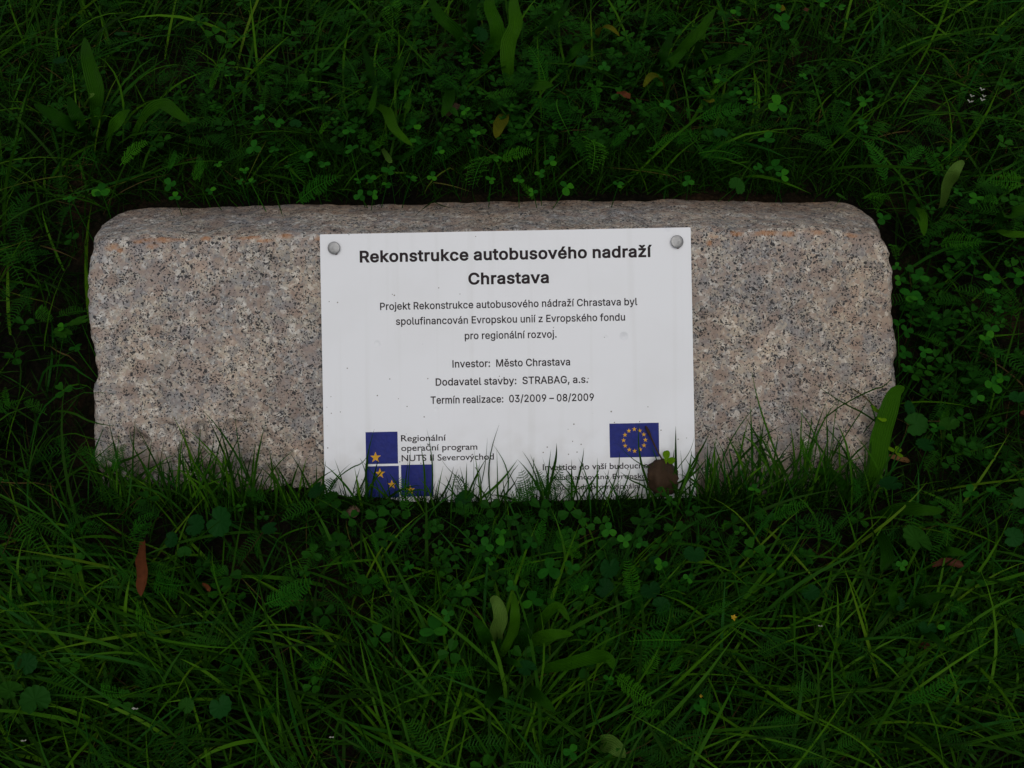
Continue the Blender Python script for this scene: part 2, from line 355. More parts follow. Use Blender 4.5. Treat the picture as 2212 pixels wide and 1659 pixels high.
# ---------------------------------------------------------------- the plaque
GLYPHS = ',188;38,-119 68,71 137,71 84,-119|.188;83,-3 73,1 55,18 51,29 51,53 55,64 73,81 95,87 118,81 135,64 140,53 140,29 128,9 118,1 107,-3|/249;235,533 71,-76 14,-76 178,533|0453;227,-7 191,-3 158,7 130,24 105,48 85,77 69,113 57,155 50,202 48,254 50,306 57,353 69,395 85,431 106,461 130,484 159,502 191,512 227,516 262,512 295,502 323,484 348,461 368,431 384,395 396,353 403,306 405,254 403,202 396,155 384,113 368,77 348,48 323,24 295,7 263,-3;227,50 250,52 271,60 290,74 306,92 320,116 330,144 338,176 344,254 338,332 330,365 320,393 306,416 290,435 271,449 250,457 227,460 203,457 182,449 163,435 147,416 134,393 123,365 115,332 109,254 115,176 123,144 134,116 147,92 163,74 182,60 203,52|2453;64,0 64,47 282,282 311,327 319,356 319,389 315,405 308,419 287,441 258,455 224,460 188,454 172,447 148,427 132,398 128,381 127,362 66,362 68,391 75,418 86,442 102,464 121,482 143,496 168,507 196,513 225,516 254,513 281,507 306,497 328,482 346,465 361,445 372,423 379,398 380,354 371,318 363,299 317,235 153,60 153,57 389,57 389,0|3453;218,-7 188,-5 159,1 133,10 108,22 88,38 70,57 57,79 48,104 44,132 109,132 112,115 126,87 150,66 182,54 219,50 239,51 275,61 291,69 315,93 323,108 328,125 328,163 316,196 306,211 275,234 229,246 157,248 157,299 288,448 288,452 70,452 70,509 372,509 372,461 211,278 211,289 247,290 279,286 308,276 333,262 354,244 371,222 383,198 391,173 393,145 390,116 383,90 370,66 354,45 333,27 309,12 281,2 251,-5|8453;226,-7 193,-5 163,1 136,11 111,25 91,42 74,62 62,84 54,109 53,156 65,195 87,228 117,252 134,260 153,265 153,267 129,276 109,289 93,308 80,330 73,354 70,380 73,405 79,429 90,450 106,469 124,485 146,498 170,508 197,514 226,516 255,514 282,508 306,498 328,485 346,469 361,450 373,429 379,405 382,380 379,354 372,330 359,308 343,289 323,276 300,267 300,265 319,260 351,241 365,228 387,195 395,176 401,135 398,109 391,84 378,62 362,42 341,25 317,11 289,1 259,-5;248,50 285,60 313,79 323,91 331,106 337,139 335,157 322,189 312,202 283,223 247,234 206,234 187,230 169,223 140,202 130,189 117,157 115,139 121,106 129,91 139,79 167,60 205,50;244,291 260,294 287,308 307,330 314,344 318,359 318,392 308,420 288,442 260,455 244,459 208,459 177,449 164,442 153,432 138,407 134,392 134,359 138,344 154,318 178,300 193,294 209,291|9453;226,516 256,513 285,506 310,494 333,478 352,458 368,434 380,408 387,378 389,347 382,296 373,270 359,240 315,168 200,0 130,0 301,248 307,248 295,229 268,207 232,195 188,197 161,203 137,214 116,229 98,247 83,269 72,294 66,321 64,352 66,382 73,411 85,436 101,459 120,479 143,494 168,506 196,513;207,459 190,454 174,446 148,423 138,407 131,390 125,352 131,313 138,295 148,280 174,257 207,245 226,243 263,249 293,267 305,280 322,312 326,330 326,371 322,390 305,422 279,446 263,454 245,459|:188;83,-3 73,1 55,18 51,29 51,53 55,64 73,81 95,87 118,81 135,64 140,53 140,29 128,9 118,1 107,-3;83,272 63,284 55,294 51,304 51,328 55,339 63,349 83,360 95,362 118,356 128,349 140,328 140,304 128,284 107,272|A480;16,0 201,509 276,509 463,0 395,0 244,438 232,478 245,478 191,302 85,0;110,142 110,199 370,199 370,142|B456;60,0 60,509 241,509 274,507 304,501 329,491 350,477 367,461 381,442 390,421 396,398 397,353 387,320 368,295 343,278 315,267 315,262 331,260 363,245 378,234 391,220 411,184 416,161 418,136 416,111 410,88 400,67 386,48 368,31 344,18 317,8 284,2 247,0;125,57 245,57 281,60 309,67 330,80 344,96 353,115 354,153 350,169 333,197 306,218 289,225 248,231 125,231;125,285 238,285 273,290 302,304 314,314 330,340 335,355 336,372 333,393 326,412 313,429 294,442 270,449 240,452 125,452|C510;267,-7 225,-3 186,7 150,25 119,49 92,79 70,115 53,157 44,203 40,254 44,305 53,352 70,393 92,429 119,459 150,484 186,501 225,512 267,516 317,511 362,496 383,485 419,456 435,438 459,397 473,348 408,348 404,365 389,395 369,418 344,437 300,453 267,456 237,453 209,445 184,432 161,414 141,391 125,364 113,332 106,295 103,254 106,213 113,177 125,145 141,117 161,94 184,76 210,63 237,56 267,53 300,56 330,65 369,90 389,114 404,144 408,160 473,160 459,112 435,71 420,53 383,24 363,13 317,-2 293,-6|D502;219,0 96,0 96,57 215,57 254,60 288,68 318,81 343,99 363,122 379,149 390,181 397,216 399,255 397,294 390,329 379,361 364,388 344,410 320,428 291,441 258,449 221,452 93,452 93,509 225,509 273,505 315,495 353,478 385,455 412,426 433,391 449,351 458,306 462,255 458,205 449,159 433,119 411,83 384,54 351,31 312,14 268,3;125,509 125,0 60,0 60,509|E419;60,0 60,509 372,509 372,452 125,452 125,286 355,286 355,229 125,229 125,57 375,57 375,0|G520;269,-7 225,-3 185,7 149,25 118,49 91,79 69,116 53,157 43,203 40,254 43,305 53,352 69,393 91,429 117,459 149,484 184,501 223,512 265,516 316,510 340,504 384,483 421,453 436,436 460,395 474,349 408,349 387,393 368,417 344,436 300,453 265,456 236,453 209,445 183,432 160,414 141,392 125,364 113,332 106,295 103,254 106,213 113,177 125,145 141,117 161,95 184,76 210,63 238,56 269,53 296,55 322,61 345,71 365,85 382,102 396,123 407,147 413,173 415,202 434,199 283,199 283,256 478,256 478,200 475,160 466,124 451,91 431,62 406,38 377,19 344,5 308,-4|I300;31,0 31,57 118,57 118,452 31,452 31,509 269,509 269,452 183,452 183,57 269,57 269,0|M628;60,0 60,509 152,509 322,49 307,49 352,187 476,509 568,509 568,0 504,0 507,457 513,457 456,291 342,0 286,0 112,457 119,457 122,291 122,0|P445;60,0 60,509 235,509 272,506 305,499 332,487 356,471 375,452 390,430 400,404 407,377 409,348 407,318 400,291 390,265 375,243 356,223 332,207 305,195 272,188 235,186 109,186 109,242 233,242 279,248 297,256 312,266 324,279 333,294 343,328 343,367 333,402 324,416 297,439 279,446 257,451 125,452 125,0|R449;60,0 60,509 236,509 273,506 305,500 333,489 356,473 376,455 390,433 401,408 407,381 409,352 407,323 401,296 390,271 376,250 356,232 333,217 305,206 273,200 236,198 96,198 96,255 258,256 280,260 298,267 313,276 325,287 334,300 344,333 344,371 334,405 325,419 298,440 258,451 125,452 125,0;353,0 230,229 303,229 428,0|S447;224,-9 188,-7 156,-1 128,9 102,23 81,40 64,60 51,83 42,109 38,137 104,137 114,102 123,88 150,66 185,53 224,49 246,50 286,60 317,79 338,106 344,122 346,139 340,168 322,189 296,205 184,239 145,253 112,269 86,289 67,313 56,341 52,372 54,400 62,425 75,448 92,468 113,484 138,498 165,508 195,514 227,516 259,514 289,508 316,498 340,484 360,468 377,449 390,427 398,403 401,378 337,378 332,402 320,421 302,437 280,449 254,456 225,459 185,454 167,448 139,430 121,405 115,376 117,359 122,345 142,324 169,308 212,293 312,264 359,238 384,213 395,198 407,161 406,112 399,87 386,64 370,43 349,25 323,11 294,0 261,-7|T449;32,452 32,509 417,509 417,452 257,452 257,0 193,0 193,452|a389;160,-9 115,-3 94,5 76,15 60,29 38,63 32,84 30,108 36,146 43,161 64,184 92,200 125,211 257,231 271,240 276,257 272,285 260,307 240,322 212,330 178,330 149,322 127,309 104,283 100,274 41,291 51,313 64,331 95,358 133,375 173,383 208,384 255,375 271,369 300,350 322,320 330,301 335,278 337,251 337,0 277,0 277,52 272,52 252,25 229,8 199,-4;192,47 211,51 242,68 263,93 274,122 276,138 276,190 267,184 147,163 112,147 97,130 93,118 93,93 96,82 109,64 130,52 156,46|b424;208,-7 189,-3 159,12 123,50 118,59 112,59 112,0 53,0 53,509 114,509 114,319 118,319 137,346 171,373 207,383 259,382 287,374 313,361 335,342 354,320 370,293 381,261 388,227 390,189 388,151 381,116 370,84 355,57 336,34 313,16 288,3 260,-6;220,47 242,49 262,55 279,66 294,80 306,97 316,117 323,139 327,163 327,215 323,239 307,281 295,298 280,311 262,322 243,328 220,330 198,328 178,322 161,312 147,299 134,282 118,241 114,216 114,162 118,138 125,115 135,95 147,78 162,65 179,55 198,49|c396;207,-8 174,-5 144,3 117,16 93,35 72,58 56,85 44,116 37,150 34,187 37,225 44,260 56,291 72,318 93,341 117,360 144,374 174,382 226,384 260,377 305,356 330,335 349,308 362,277 303,262 284,297 270,311 242,325 207,330 184,328 163,321 145,310 130,296 108,258 98,212 96,187 102,139 108,117 118,97 130,80 145,66 163,55 184,49 207,46 253,55 279,73 297,98 304,117 363,102 350,70 331,43 306,21 277,5 244,-5|d424;165,-6 137,3 111,16 89,34 70,57 55,84 43,116 36,151 34,189 36,227 43,261 55,293 70,320 89,342 112,361 137,374 165,382 218,383 253,373 287,346 306,319 311,319 311,509 372,509 372,0 313,0 313,59 307,59 287,31 266,12 236,-3 217,-7;205,47 226,49 246,55 263,65 278,78 290,95 306,138 312,189 306,241 300,263 278,299 263,312 246,322 227,328 205,330 182,328 162,322 130,298 118,281 108,261 98,215 96,189 102,139 118,97 130,80 145,66 162,55 182,49|e404;212,-8 177,-5 145,3 117,16 92,35 72,58 56,85 44,116 37,150 34,187 36,224 44,258 55,290 71,317 91,340 115,359 142,373 172,382 226,383 266,374 285,366 303,355 334,324 347,305 365,256 370,227 371,169 75,169 75,221 338,221 310,202 304,248 298,269 277,301 263,314 246,323 227,328 205,330 183,328 164,323 146,313 131,301 109,270 97,231 96,178 102,127 110,106 121,88 135,73 151,61 169,53 190,48 227,47 254,53 276,65 294,82 306,105 365,91 358,72 348,55 335,39 302,14 283,4 261,-3 237,-7|f254;228,379 228,327 6,327 6,379;81,0 82,452 87,470 96,486 120,510 135,519 169,529 212,529 243,521 227,468 195,474 164,468 154,460 147,449 143,435 142,0|g425;207,-151 156,-146 114,-132 82,-110 59,-84 51,-69 101,-41 131,-74 154,-88 187,-96 236,-95 261,-87 282,-75 298,-58 308,-34 311,-6 311,68 306,68 287,41 266,23 236,10 217,6 165,7 138,14 113,27 90,43 71,65 55,90 43,120 36,154 34,191 36,229 43,263 55,293 71,320 90,342 112,361 138,374 166,382 218,383 253,373 279,356 308,319 313,319 313,379 372,379 372,-9 370,-40 363,-67 350,-90 334,-109 314,-124 291,-136 265,-144 237,-149;205,59 227,61 246,66 264,75 278,87 300,121 307,142 311,166 311,219 307,242 291,283 279,299 264,312 247,322 227,328 205,330 182,328 163,322 145,312 130,298 118,282 102,241 96,193 102,144 118,104 131,88 145,76 163,66 183,61|h410;114,0 53,0 53,509 114,509 114,287 102,287 116,319 132,344 152,362 175,374 200,382 252,383 295,369 313,356 328,340 341,321 350,298 355,271 357,240 357,0 296,0 296,235 293,263 286,286 273,304 256,318 235,326 210,329 192,328 176,324 147,308 126,283 119,266 115,248|i167;53,0 53,379 114,379 114,0;73,444 63,448 47,463 41,483 47,504 63,518 84,524 105,518 121,504 125,494 125,472 121,463 105,448 95,444|j167;53,379 114,379 114,-30 108,-72 102,-90 92,-106 80,-119 65,-129 47,-137 -10,-143 -10,-87 18,-85 31,-80 40,-72 47,-61 53,-29;72,444 62,448 47,463 42,472 42,494 53,512 72,522 83,524 105,518 114,512 125,494 125,472 114,455 105,448 95,444|k381;110,137 110,212 121,212 284,379 360,379 184,199 177,199;53,0 53,509 114,509 114,0;294,0 148,186 191,229 372,0|l189;112,0 91,8 74,20 62,37 55,59 53,84 53,509 114,509 114,83 120,62 135,53 170,54 181,3 147,-2|m610;53,0 53,379 112,379 112,295 108,295 122,331 132,346 158,368 187,382 219,386 245,383 268,375 287,361 303,342 314,320 321,295 312,295 326,329 350,356 381,375 417,385 458,385 478,380 497,372 514,361 529,346 541,328 550,307 555,283 557,255 557,0 496,0 496,254 493,279 485,298 473,313 456,323 438,329 402,329 387,326 363,312 345,290 336,263 335,0 274,0 274,260 272,280 265,297 253,311 238,322 220,328 185,329 171,326 145,312 126,289 119,274 115,257 114,0|n410;114,0 53,0 53,379 112,379 112,287 102,287 116,319 132,344 152,362 175,374 200,382 252,383 295,369 313,356 328,340 341,321 350,298 355,271 357,240 357,0 296,0 296,235 293,263 286,286 273,304 256,318 235,326 210,329 192,328 176,324 147,308 126,283 119,266 115,248|o415;207,-8 174,-5 144,3 117,16 93,35 72,58 56,85 44,116 37,150 34,187 37,225 44,260 56,291 72,318 93,341 117,360 144,374 174,382 207,384 241,382 271,374 299,360 323,341 343,318 359,291 371,260 379,225 381,187 379,150 371,116 359,85 343,58 323,35 299,16 271,3 241,-5;207,46 231,49 252,55 270,66 285,80 298,97 314,139 319,187 318,212 314,236 298,278 285,296 270,310 252,321 231,328 207,330 184,328 163,321 145,310 130,296 108,258 98,212 96,187 102,139 108,117 118,97 130,80 145,66 163,55 184,49|p424;53,-143 53,379 112,379 112,319 118,319 137,346 171,373 207,383 259,382 287,374 313,361 335,342 354,320 370,293 381,261 388,227 390,189 388,151 381,116 370,84 355,57 336,34 313,16 288,3 260,-6 208,-7 189,-3 159,12 130,41 118,59 114,59 114,-143;220,47 242,49 262,55 279,66 294,80 306,97 316,117 323,139 327,163 327,215 323,239 307,281 295,298 280,311 262,322 243,328 220,330 198,328 178,322 161,312 147,299 134,282 118,241 114,216 114,162 118,138 125,115 135,95 147,78 162,65 179,55 198,49|r259;53,0 53,379 112,379 112,321 115,321 124,339 152,367 171,377 191,383 243,384 243,322 207,326 174,321 159,315 135,296 126,284 115,254 114,0|s365;157,-7 112,3 93,12 76,24 50,54 41,73 36,94 94,107 101,87 111,72 124,60 141,52 160,47 181,45 206,47 227,53 244,62 258,74 265,88 268,103 262,126 254,136 243,144 212,155 149,170 118,180 92,192 72,208 58,227 50,249 47,274 49,295 55,314 65,332 95,360 137,378 161,383 212,383 234,379 254,372 286,352 299,339 318,308 324,290 268,277 254,304 243,316 228,325 210,331 187,333 166,331 147,326 131,317 119,305 111,292 110,264 115,253 124,243 136,235 172,223 261,200 287,187 306,171 320,153 328,131 331,107 329,85 323,65 312,47 298,31 281,18 260,6 236,-2 210,-7|t227;204,379 204,327 6,327 6,379;65,471 126,471 127,83 130,70 136,61 144,55 156,51 202,54 213,2 168,-4 138,-1 113,7 92,21 77,41 68,64 65,93|u410;182,-5 158,-3 135,2 115,11 97,23 82,39 69,59 60,82 54,109 53,379 114,379 114,144 116,117 124,94 137,75 154,61 175,53 200,50 218,51 234,55 263,71 283,97 295,132 296,379 357,379 357,0 298,0 298,92 307,92 294,60 277,35 257,17 234,5 209,-3|v389;163,0 17,379 84,379 187,87 206,21 184,21 224,155 305,379 371,379 226,0|y389;47,-139 61,-86 94,-90 113,-86 130,-74 145,-51 163,-1 17,379 84,379 187,87 206,21 184,21 224,155 305,379 371,379 196,-77 177,-107 153,-128 125,-141 82,-145|z380;42,0 42,46 254,320 254,323 48,323 48,379 333,379 333,331 126,60 126,56 339,56 339,0|á389;160,-9 115,-3 94,5 76,15 60,29 38,63 32,84 30,108 36,146 43,161 64,184 92,200 125,211 257,231 271,240 276,257 272,285 260,307 240,322 212,330 178,330 149,322 127,309 104,283 100,274 41,291 51,313 64,331 95,358 133,375 173,383 208,384 255,375 271,369 300,350 322,320 330,301 335,278 337,251 337,0 277,0 277,52 272,52 252,25 229,8 199,-4;192,47 211,51 242,68 263,93 274,122 276,138 276,190 267,184 147,163 112,147 97,130 93,118 93,93 96,82 109,64 130,52 156,46;162,429 210,529 278,529 212,429|é404;212,-8 177,-5 145,3 117,16 92,35 72,58 56,85 44,116 37,150 34,187 36,224 44,258 55,290 71,317 91,340 115,359 142,373 172,382 226,383 266,374 285,366 303,355 334,324 347,305 365,256 370,227 371,169 75,169 75,221 338,221 310,202 304,248 298,269 277,301 263,314 246,323 227,328 205,330 183,328 164,323 146,313 131,301 109,270 97,231 96,178 102,127 110,106 121,88 135,73 151,61 169,53 190,48 227,47 254,53 276,65 294,82 306,105 365,91 358,72 348,55 335,39 302,14 283,4 261,-3 237,-7;177,429 225,529 293,529 227,429|í167;53,0 53,379 114,379 114,0;57,429 104,529 173,529 107,429|ě404;212,-8 177,-5 145,3 117,16 92,35 72,58 56,85 44,116 37,150 34,187 36,224 44,258 55,290 71,317 91,340 115,359 142,373 172,382 226,383 266,374 285,366 303,355 334,324 347,305 365,256 370,227 371,169 75,169 75,221 338,221 310,202 304,248 298,269 277,301 263,314 246,323 227,328 205,330 183,328 164,323 146,313 131,301 109,270 97,231 96,178 102,127 110,106 121,88 135,73 151,61 169,53 190,48 227,47 254,53 276,65 294,82 306,105 365,91 358,72 348,55 335,39 302,14 283,4 261,-3 237,-7;155,529 204,469 252,529 313,529 313,526 233,435 175,435 95,526 95,529|ž380;42,0 42,46 254,320 254,323 48,323 48,379 333,379 333,331 126,60 126,56 339,56 339,0;138,529 187,469 235,529 296,529 296,526 216,435 158,435 78,526 78,529|–350;350,244 350,188 0,188 0,244| 188;'
GLY = {}
for item in GLYPHS.split('|'):
    parts = item.split(';'); ch = parts[0][0]
    GLY[ch] = (int(parts[0][1:]), [[tuple(map(int, q.split(','))) for q in s.split()] for s in parts[1:] if s])
GLY['I'] = (186, [[(60, 0), (60, 509), (126, 509), (126, 0)]])
_gc = {}
def glyph_tris(ch, bold):
    key = (ch, bold)
    if key in _gc: return _gc[key]
    vs, es = [], []; loops_ = []
    for l in GLY[ch][1]:
        n = len(l); o = []
        for i in range(n):
            p0, p1, p2 = Vector(l[i - 1]), Vector(l[i]), Vector(l[(i + 1) % n])
            d0 = (p1 - p0).normalized(); d1 = (p2 - p1).normalized()
            n0 = Vector((-d0.y, d0.x)); n1 = Vector((-d1.y, d1.x)); m = n0 + n1
            if m.length < .3: m = n0
            m = m.normalized(); s = 1 / max(.5, m.dot(n0))
            o.append(p1 + m * bold * s)
        loops_.append(o); b0 = len(vs); vs += o; es += [(b0 + i, b0 + (i + 1) % n) for i in range(n)]
    if not vs: _gc[key] = ([], []); return _gc[key]
    ov, oe, of, *_ = delaunay_2d_cdt(vs, es, [], 0, 1e-4)
    tris = []
    for t in of:
        c = (ov[t[0]] + ov[t[1]] + ov[t[2]]) / 3; wn = 0
        for o in loops_:
            for i in range(len(o)):
                a, b = o[i - 1], o[i]
                cr = (b.x - a.x) * (c.y - a.y) - (b.y - a.y) * (c.x - a.x)
                if a.y <= c.y < b.y and cr > 0: wn += 1
                elif b.y <= c.y < a.y and cr < 0: wn -= 1
        if wn: tris.append(tuple(t))
    _gc[key] = ([tuple(p) for p in ov], tris); return _gc[key]
ROT = R(1.1); BC = (1097, 791)
def loc(X, Y):     # picture point -> metres in the plaque's own plane
    dx, dy = (X - BC[0]) * PX, (BC[1] - Y) * PX
    return (dx * math.cos(-ROT) - dy * math.sin(-ROT), dx * math.sin(-ROT) + dy * math.cos(-ROT))
plaque = empty('information_plaque', face(*BC, .0045))
bas = Matrix(((1, 0, 0), tuple(VH), tuple(NH))).transposed()
plaque.rotation_euler = (bas @ Matrix.Rotation(ROT, 3, 'Z')).to_euler()
tag(plaque, 'white rectangular plaque with black Czech text and blue logos, fixed to the granite block', 'plaque')
BW, BH, BT = 794 * PX, 579 * PX, .003
def rbox(w_, h_, z0, z1, bev=.0006):
    bm = bmesh.new(); bmesh.ops.create_cube(bm, size=1)
    for v in bm.verts: v.co = Vector((v.co.x * w_, v.co.y * h_, z0 + (v.co.z + .5) * (z1 - z0)))
    if bev: bmesh.ops.bevel(bm, geom=bm.edges[:], offset=bev, segments=2, affect='EDGES')
    me = bpy.data.meshes.new('board'); bm.to_mesh(me); bm.free(); return me
link('board', rbox(BW, BH, 0, BT), board_m, plaque)
def text_inter(s, X0, X1, Yb, cap, bold):
    pen = 0; V, F = [], []; xmin = xmax = None
    for ch in s:
        if ch == ' ': pen += 188; continue
        tv, tf = glyph_tris(ch, bold); b = len(V)
        V += [(p[0] + pen, p[1]) for p in tv]; F += [tuple(b + i for i in t) for t in tf]
        pen += GLY[ch][0] + (bold * .9 if bold > 12 else 2)
    xs = [p[0] for p in V]; a, z = min(xs), max(xs)
    lx, ly = loc((X0 + X1) / 2, Yb); width = (X1 - X0) * PX; kx = width / (z - a); ky = cap * PX / (509 + bold)
    me = mesh('lettering', [(lx + (p[0] - (a + z) / 2) * kx, ly + p[1] * ky, BT + .00018) for p in V], F, False)
    o = link('lettering', me, ink_m, plaque); o['label'] = 'line of black print reading "%s"' % ' '.join(s.split()[:6]).rstrip('.:,'); return o
for a in (("Rekonstrukce autobusového nadraží", 780.3, 1406, 562.7, 24.5, 26), ("Chrastava", 1012.6, 1185, 614.2, 24.5, 26),
          ("Projekt Rekonstrukce autobusového nádraží Chrastava byl", 823.8, 1374.3, 665.6, 15.4, 13), ("spolufinancován Evropskou unií z Evropského fondu", 857.7, 1348, 698.1, 15.4, 13),
          ("pro regionální rozvoj.", 1005, 1201.4, 731.7, 15.4, 13), ("Investor:  Město Chrastava", 978.6, 1230.4, 791.6, 15.6, 14),
          ("Dodavatel stavby:  STRABAG, a.s.", 942.7, 1268.6, 829.7, 15.6, 14), ("Termín realizace:  03/2009 – 08/2009", 932, 1281.4, 868.2, 15.6, 14)):
    text_inter(*a)
def text_round(s, X0, X1, Yb, cap, off):
    c = bpy.data.curves.new('lettering', 'FONT'); c.body = s; c.size = 1; c.resolution_u = 4; c.offset = off
    o = bpy.data.objects.new('lettering', c); C.objects.link(o)
    me = bpy.data.meshes.new_from_object(o.evaluated_get(bpy.context.evaluated_depsgraph_get())); bpy.data.objects.remove(o)
    xs = [v.co.x for v in me.vertices]; a, z = min(xs), max(xs); lx, ly = loc((X0 + X1) / 2, Yb); kx = (X1 - X0) * PX / (z - a)
    ky = cap * PX / .68
    for v in me.vertices: v.co = Vector((lx + (v.co.x - (a + z) / 2) * kx, ly + v.co.y * ky, BT + .00018))
    me.materials.clear(); q = link('lettering', me, ink_m, plaque); q['label'] = 'small print reading "%s"' % s.rstrip('.')
for a in (("Regionální", 868.7, 965, 951.2, 13, .01), ("operační program", 869.1, 1031.9, 971.2, 13, .01), ("NUTS II Severovýchod", 869.9, 1067.3, 992.7, 13, .01),
          ("Investice do vaší budoucnosti", 1171.8, 1417, 1011.4, 12.6, .012), ("Spolufinancováno Evropskou unií", 1178, 1438, 1032.6, 10.6, .012),
          ("z Evropského fondu pro regionální rozvoj.", 1120, 1437, 1054.3, 10.6, .012)):
    text_round(*a)
def star(cx, cy, r_, z, rot=0):
    v = [(cx, cy, z)]
    for k in range(10):
        a = math.pi / 2 + k * math.pi / 5; q = r_ if k % 2 == 0 else r_ * .40
        v.append((cx + q * math.cos(a), cy + q * math.sin(a), z))
    return mesh('star', v, [(0, 1 + k, 1 + (k + 1) % 10) for k in range(10)], False)
def panel(name, X, Y, w_, h_, label):
    x, y = loc(X, Y); a, b = w_ * PX / 2, h_ * PX / 2; z = BT + .00012
    o = link(name, mesh(name, [(x - a, y - b, z), (x + a, y - b, z), (x + a, y + b, z), (x - a, y + b, z)], [(0, 1, 2, 3)], False), blue_m, plaque); o['label'] = label; return o
sq = [panel('logo_square', 827.4, 966, 68.5, 68.5, 'blue logo square with one gold star, upper'), panel('logo_square', 830.1, 1038.9, 68.5, 68, 'blue logo square with two gold stars, lower left'), panel('logo_square', 903.2, 1035.8, 68.5, 68, 'blue logo square with one gold star, lower right')]
for k, X, Y, r_ in ((0, 814, 986.4, 12.4), (1, 823.5, 1020.9, 12), (1, 849, 1044.6, 10.5), (2, 888.2, 1056, 11)):
    x, y = loc(X, Y); link('star', star(x, y, r_ * PX, BT + .00024), gold_m, sq[k])
flag = panel('flag_print', 1367.7, 949.6, 105.7, 73, 'blue flag with a ring of twelve gold stars')
fx, fy = loc(1368, 949.4)
for k in range(12):
    a = k * math.pi / 6; link('star', star(fx + 23.3 * PX * math.cos(a), fy + 23.3 * PX * math.sin(a), 5.3 * PX, BT + .00024), gold_m, flag)
def screw(X, Y, dia, rot):
    x, y = loc(X, Y); r_ = dia * PX / 2; v, f = [], []
    prof = [(r_ * .72, BT - .001), (r_ * .72, BT + .0012), (r_ * .97, BT + .0016), (r_, BT + .0026), (r_ * .985, BT + .0036), (r_ * .9, BT + .0040), (r_ * .45, BT + .0046), (r_ * .06, BT + .0053)]
    n = 40
    for (q, z) in prof:
        for k in range(n):
            a = 2 * math.pi * k / n; v.append((q * math.cos(a), q * math.sin(a), z))
    v.append((0, 0, BT + .0054))
    for i in range(len(prof) - 1):
        for k in range(n): f.append((i * n + k, i * n + (k + 1) % n, (i + 1) * n + (k + 1) % n, (i + 1) * n + k))
    b = (len(prof) - 1) * n
    for k in range(n): f.append((b + k, b + (k + 1) % n, len(v) - 1))
    o = link('screw', mesh('screw', v, f), steel_m, plaque); o.location = (x, y, 0); o.rotation_euler = (R(3), R(-4), rot)
    g_ = link('rust_spot', rbox(.0030, .0016, 0, .0016, .0004), rust_m, plaque)
    g_.location = (x + .0016, y - r_ * .98, BT + .0004); g_['label'] = 'dark rusty gap under the screw head'
screw(726.4, 538.2, 27.0, .4); screw(1457.3, 525.1, 27.6, 2.0)

def catmull(P, n):
    out = []; Q = [P[0] * 2 - P[1]] + P + [P[-1] * 2 - P[-2]]
    for i in range(n):
        s_ = i / (n - 1) * (len(P) - 1); k = min(int(s_), len(P) - 2); t = s_ - k
        a, b, c, d = Q[k:k + 4]
        out.append(.5 * ((2 * b) + (c - a) * t + (2 * a - 5 * b + 4 * c - d) * t * t + (3 * b - a - 3 * c + d) * t ** 3))
    return out
# ---------------------------------------------------------------- grass (nobody could count it)
class Blades:
    def __init__(s): s.V = []; s.F = []; s.T = []; s.n = 0
    def add(s, pts, side, width, tone, taper=None):
        """pts N,S,3 centre lines; side N,S,3 unit; width N; tone N"""
        N, S, _ = pts.shape
        t = np.linspace(0, 1, S)
        prof = (.55 + .45 * np.sin(np.pi * np.clip(t * 1.15, 0, 1) ** .8)) * np.clip((1 - t) * 3.2, 0, 1) ** .8 if taper is None else taper
        prof = np.maximum(prof, .03)
        off = side * (width[:, None, None] * .5) * prof[None, :, None]
        v = np.stack([pts - off, pts + off], 2).reshape(-1, 3)
        b = (np.arange(N) * S * 2)[:, None, None] + s.n
        k = (np.arange(S - 1) * 2)[None, :, None]
        q = b + k + np.array([0, 1, 3, 2])[None, None, :]
        s.V.append(v); s.F.append(q.reshape(-1, 4)); s.T.append(np.repeat(tone, S * 2)); s.n += N * S * 2
    def build(s, name, mat, **kw):
        V = np.concatenate(s.V).astype(np.float32); F = np.concatenate(s.F).astype(np.int32); T = np.concatenate(s.T).astype(np.float32)
        me = bpy.data.meshes.new(name); me.vertices.add(len(V)); me.vertices.foreach_set('co', V.ravel())
        me.loops.add(F.size); me.loops.foreach_set('vertex_index', F.ravel())
        me.polygons.add(len(F)); me.polygons.foreach_set('loop_start', np.arange(0, F.size, 4, dtype=np.int32)); me.polygons.foreach_set('loop_total', np.full(len(F), 4, np.int32))
        me.polygons.foreach_set('use_smooth', np.ones(len(F), bool))
        me.update(); me.validate()
        at = me.attributes.new('tone', 'FLOAT', 'POINT'); at.data.foreach_set('value', T)
        o = link(name, me, mat); tag(o, **kw); return o
def screen(P):
    """position of world points in the picture"""
    q = P - np.array(CAM); d = -(q @ np.array(NH))
    return 1106 + q[..., 0] / d * FOC, 829.5 - (q @ np.array(VH)) / d * FOC
def xe(u, v):  # inside the stone's outline
    yy = 829.5 - v / PX
    return (np.interp(yy, [t[0] for t in OUTL], [t[1] for t in OUTL]) - 1106) * PX, (np.interp(yy, [t[0] for t in OUTR], [t[1] for t in OUTR]) - 1106) * PX
def stone_hit(P, m=.004):
    u, v, wv = stone_uvw(P)
    xl, xr = xe(u, v)
    ins = (u > xl - m) & (u < xr + m) & (wv < m) & (v < .178 + m + .505 * np.maximum(-wv, 0)) & (P[..., 1] < .262) & (v > -.25)
    return ins
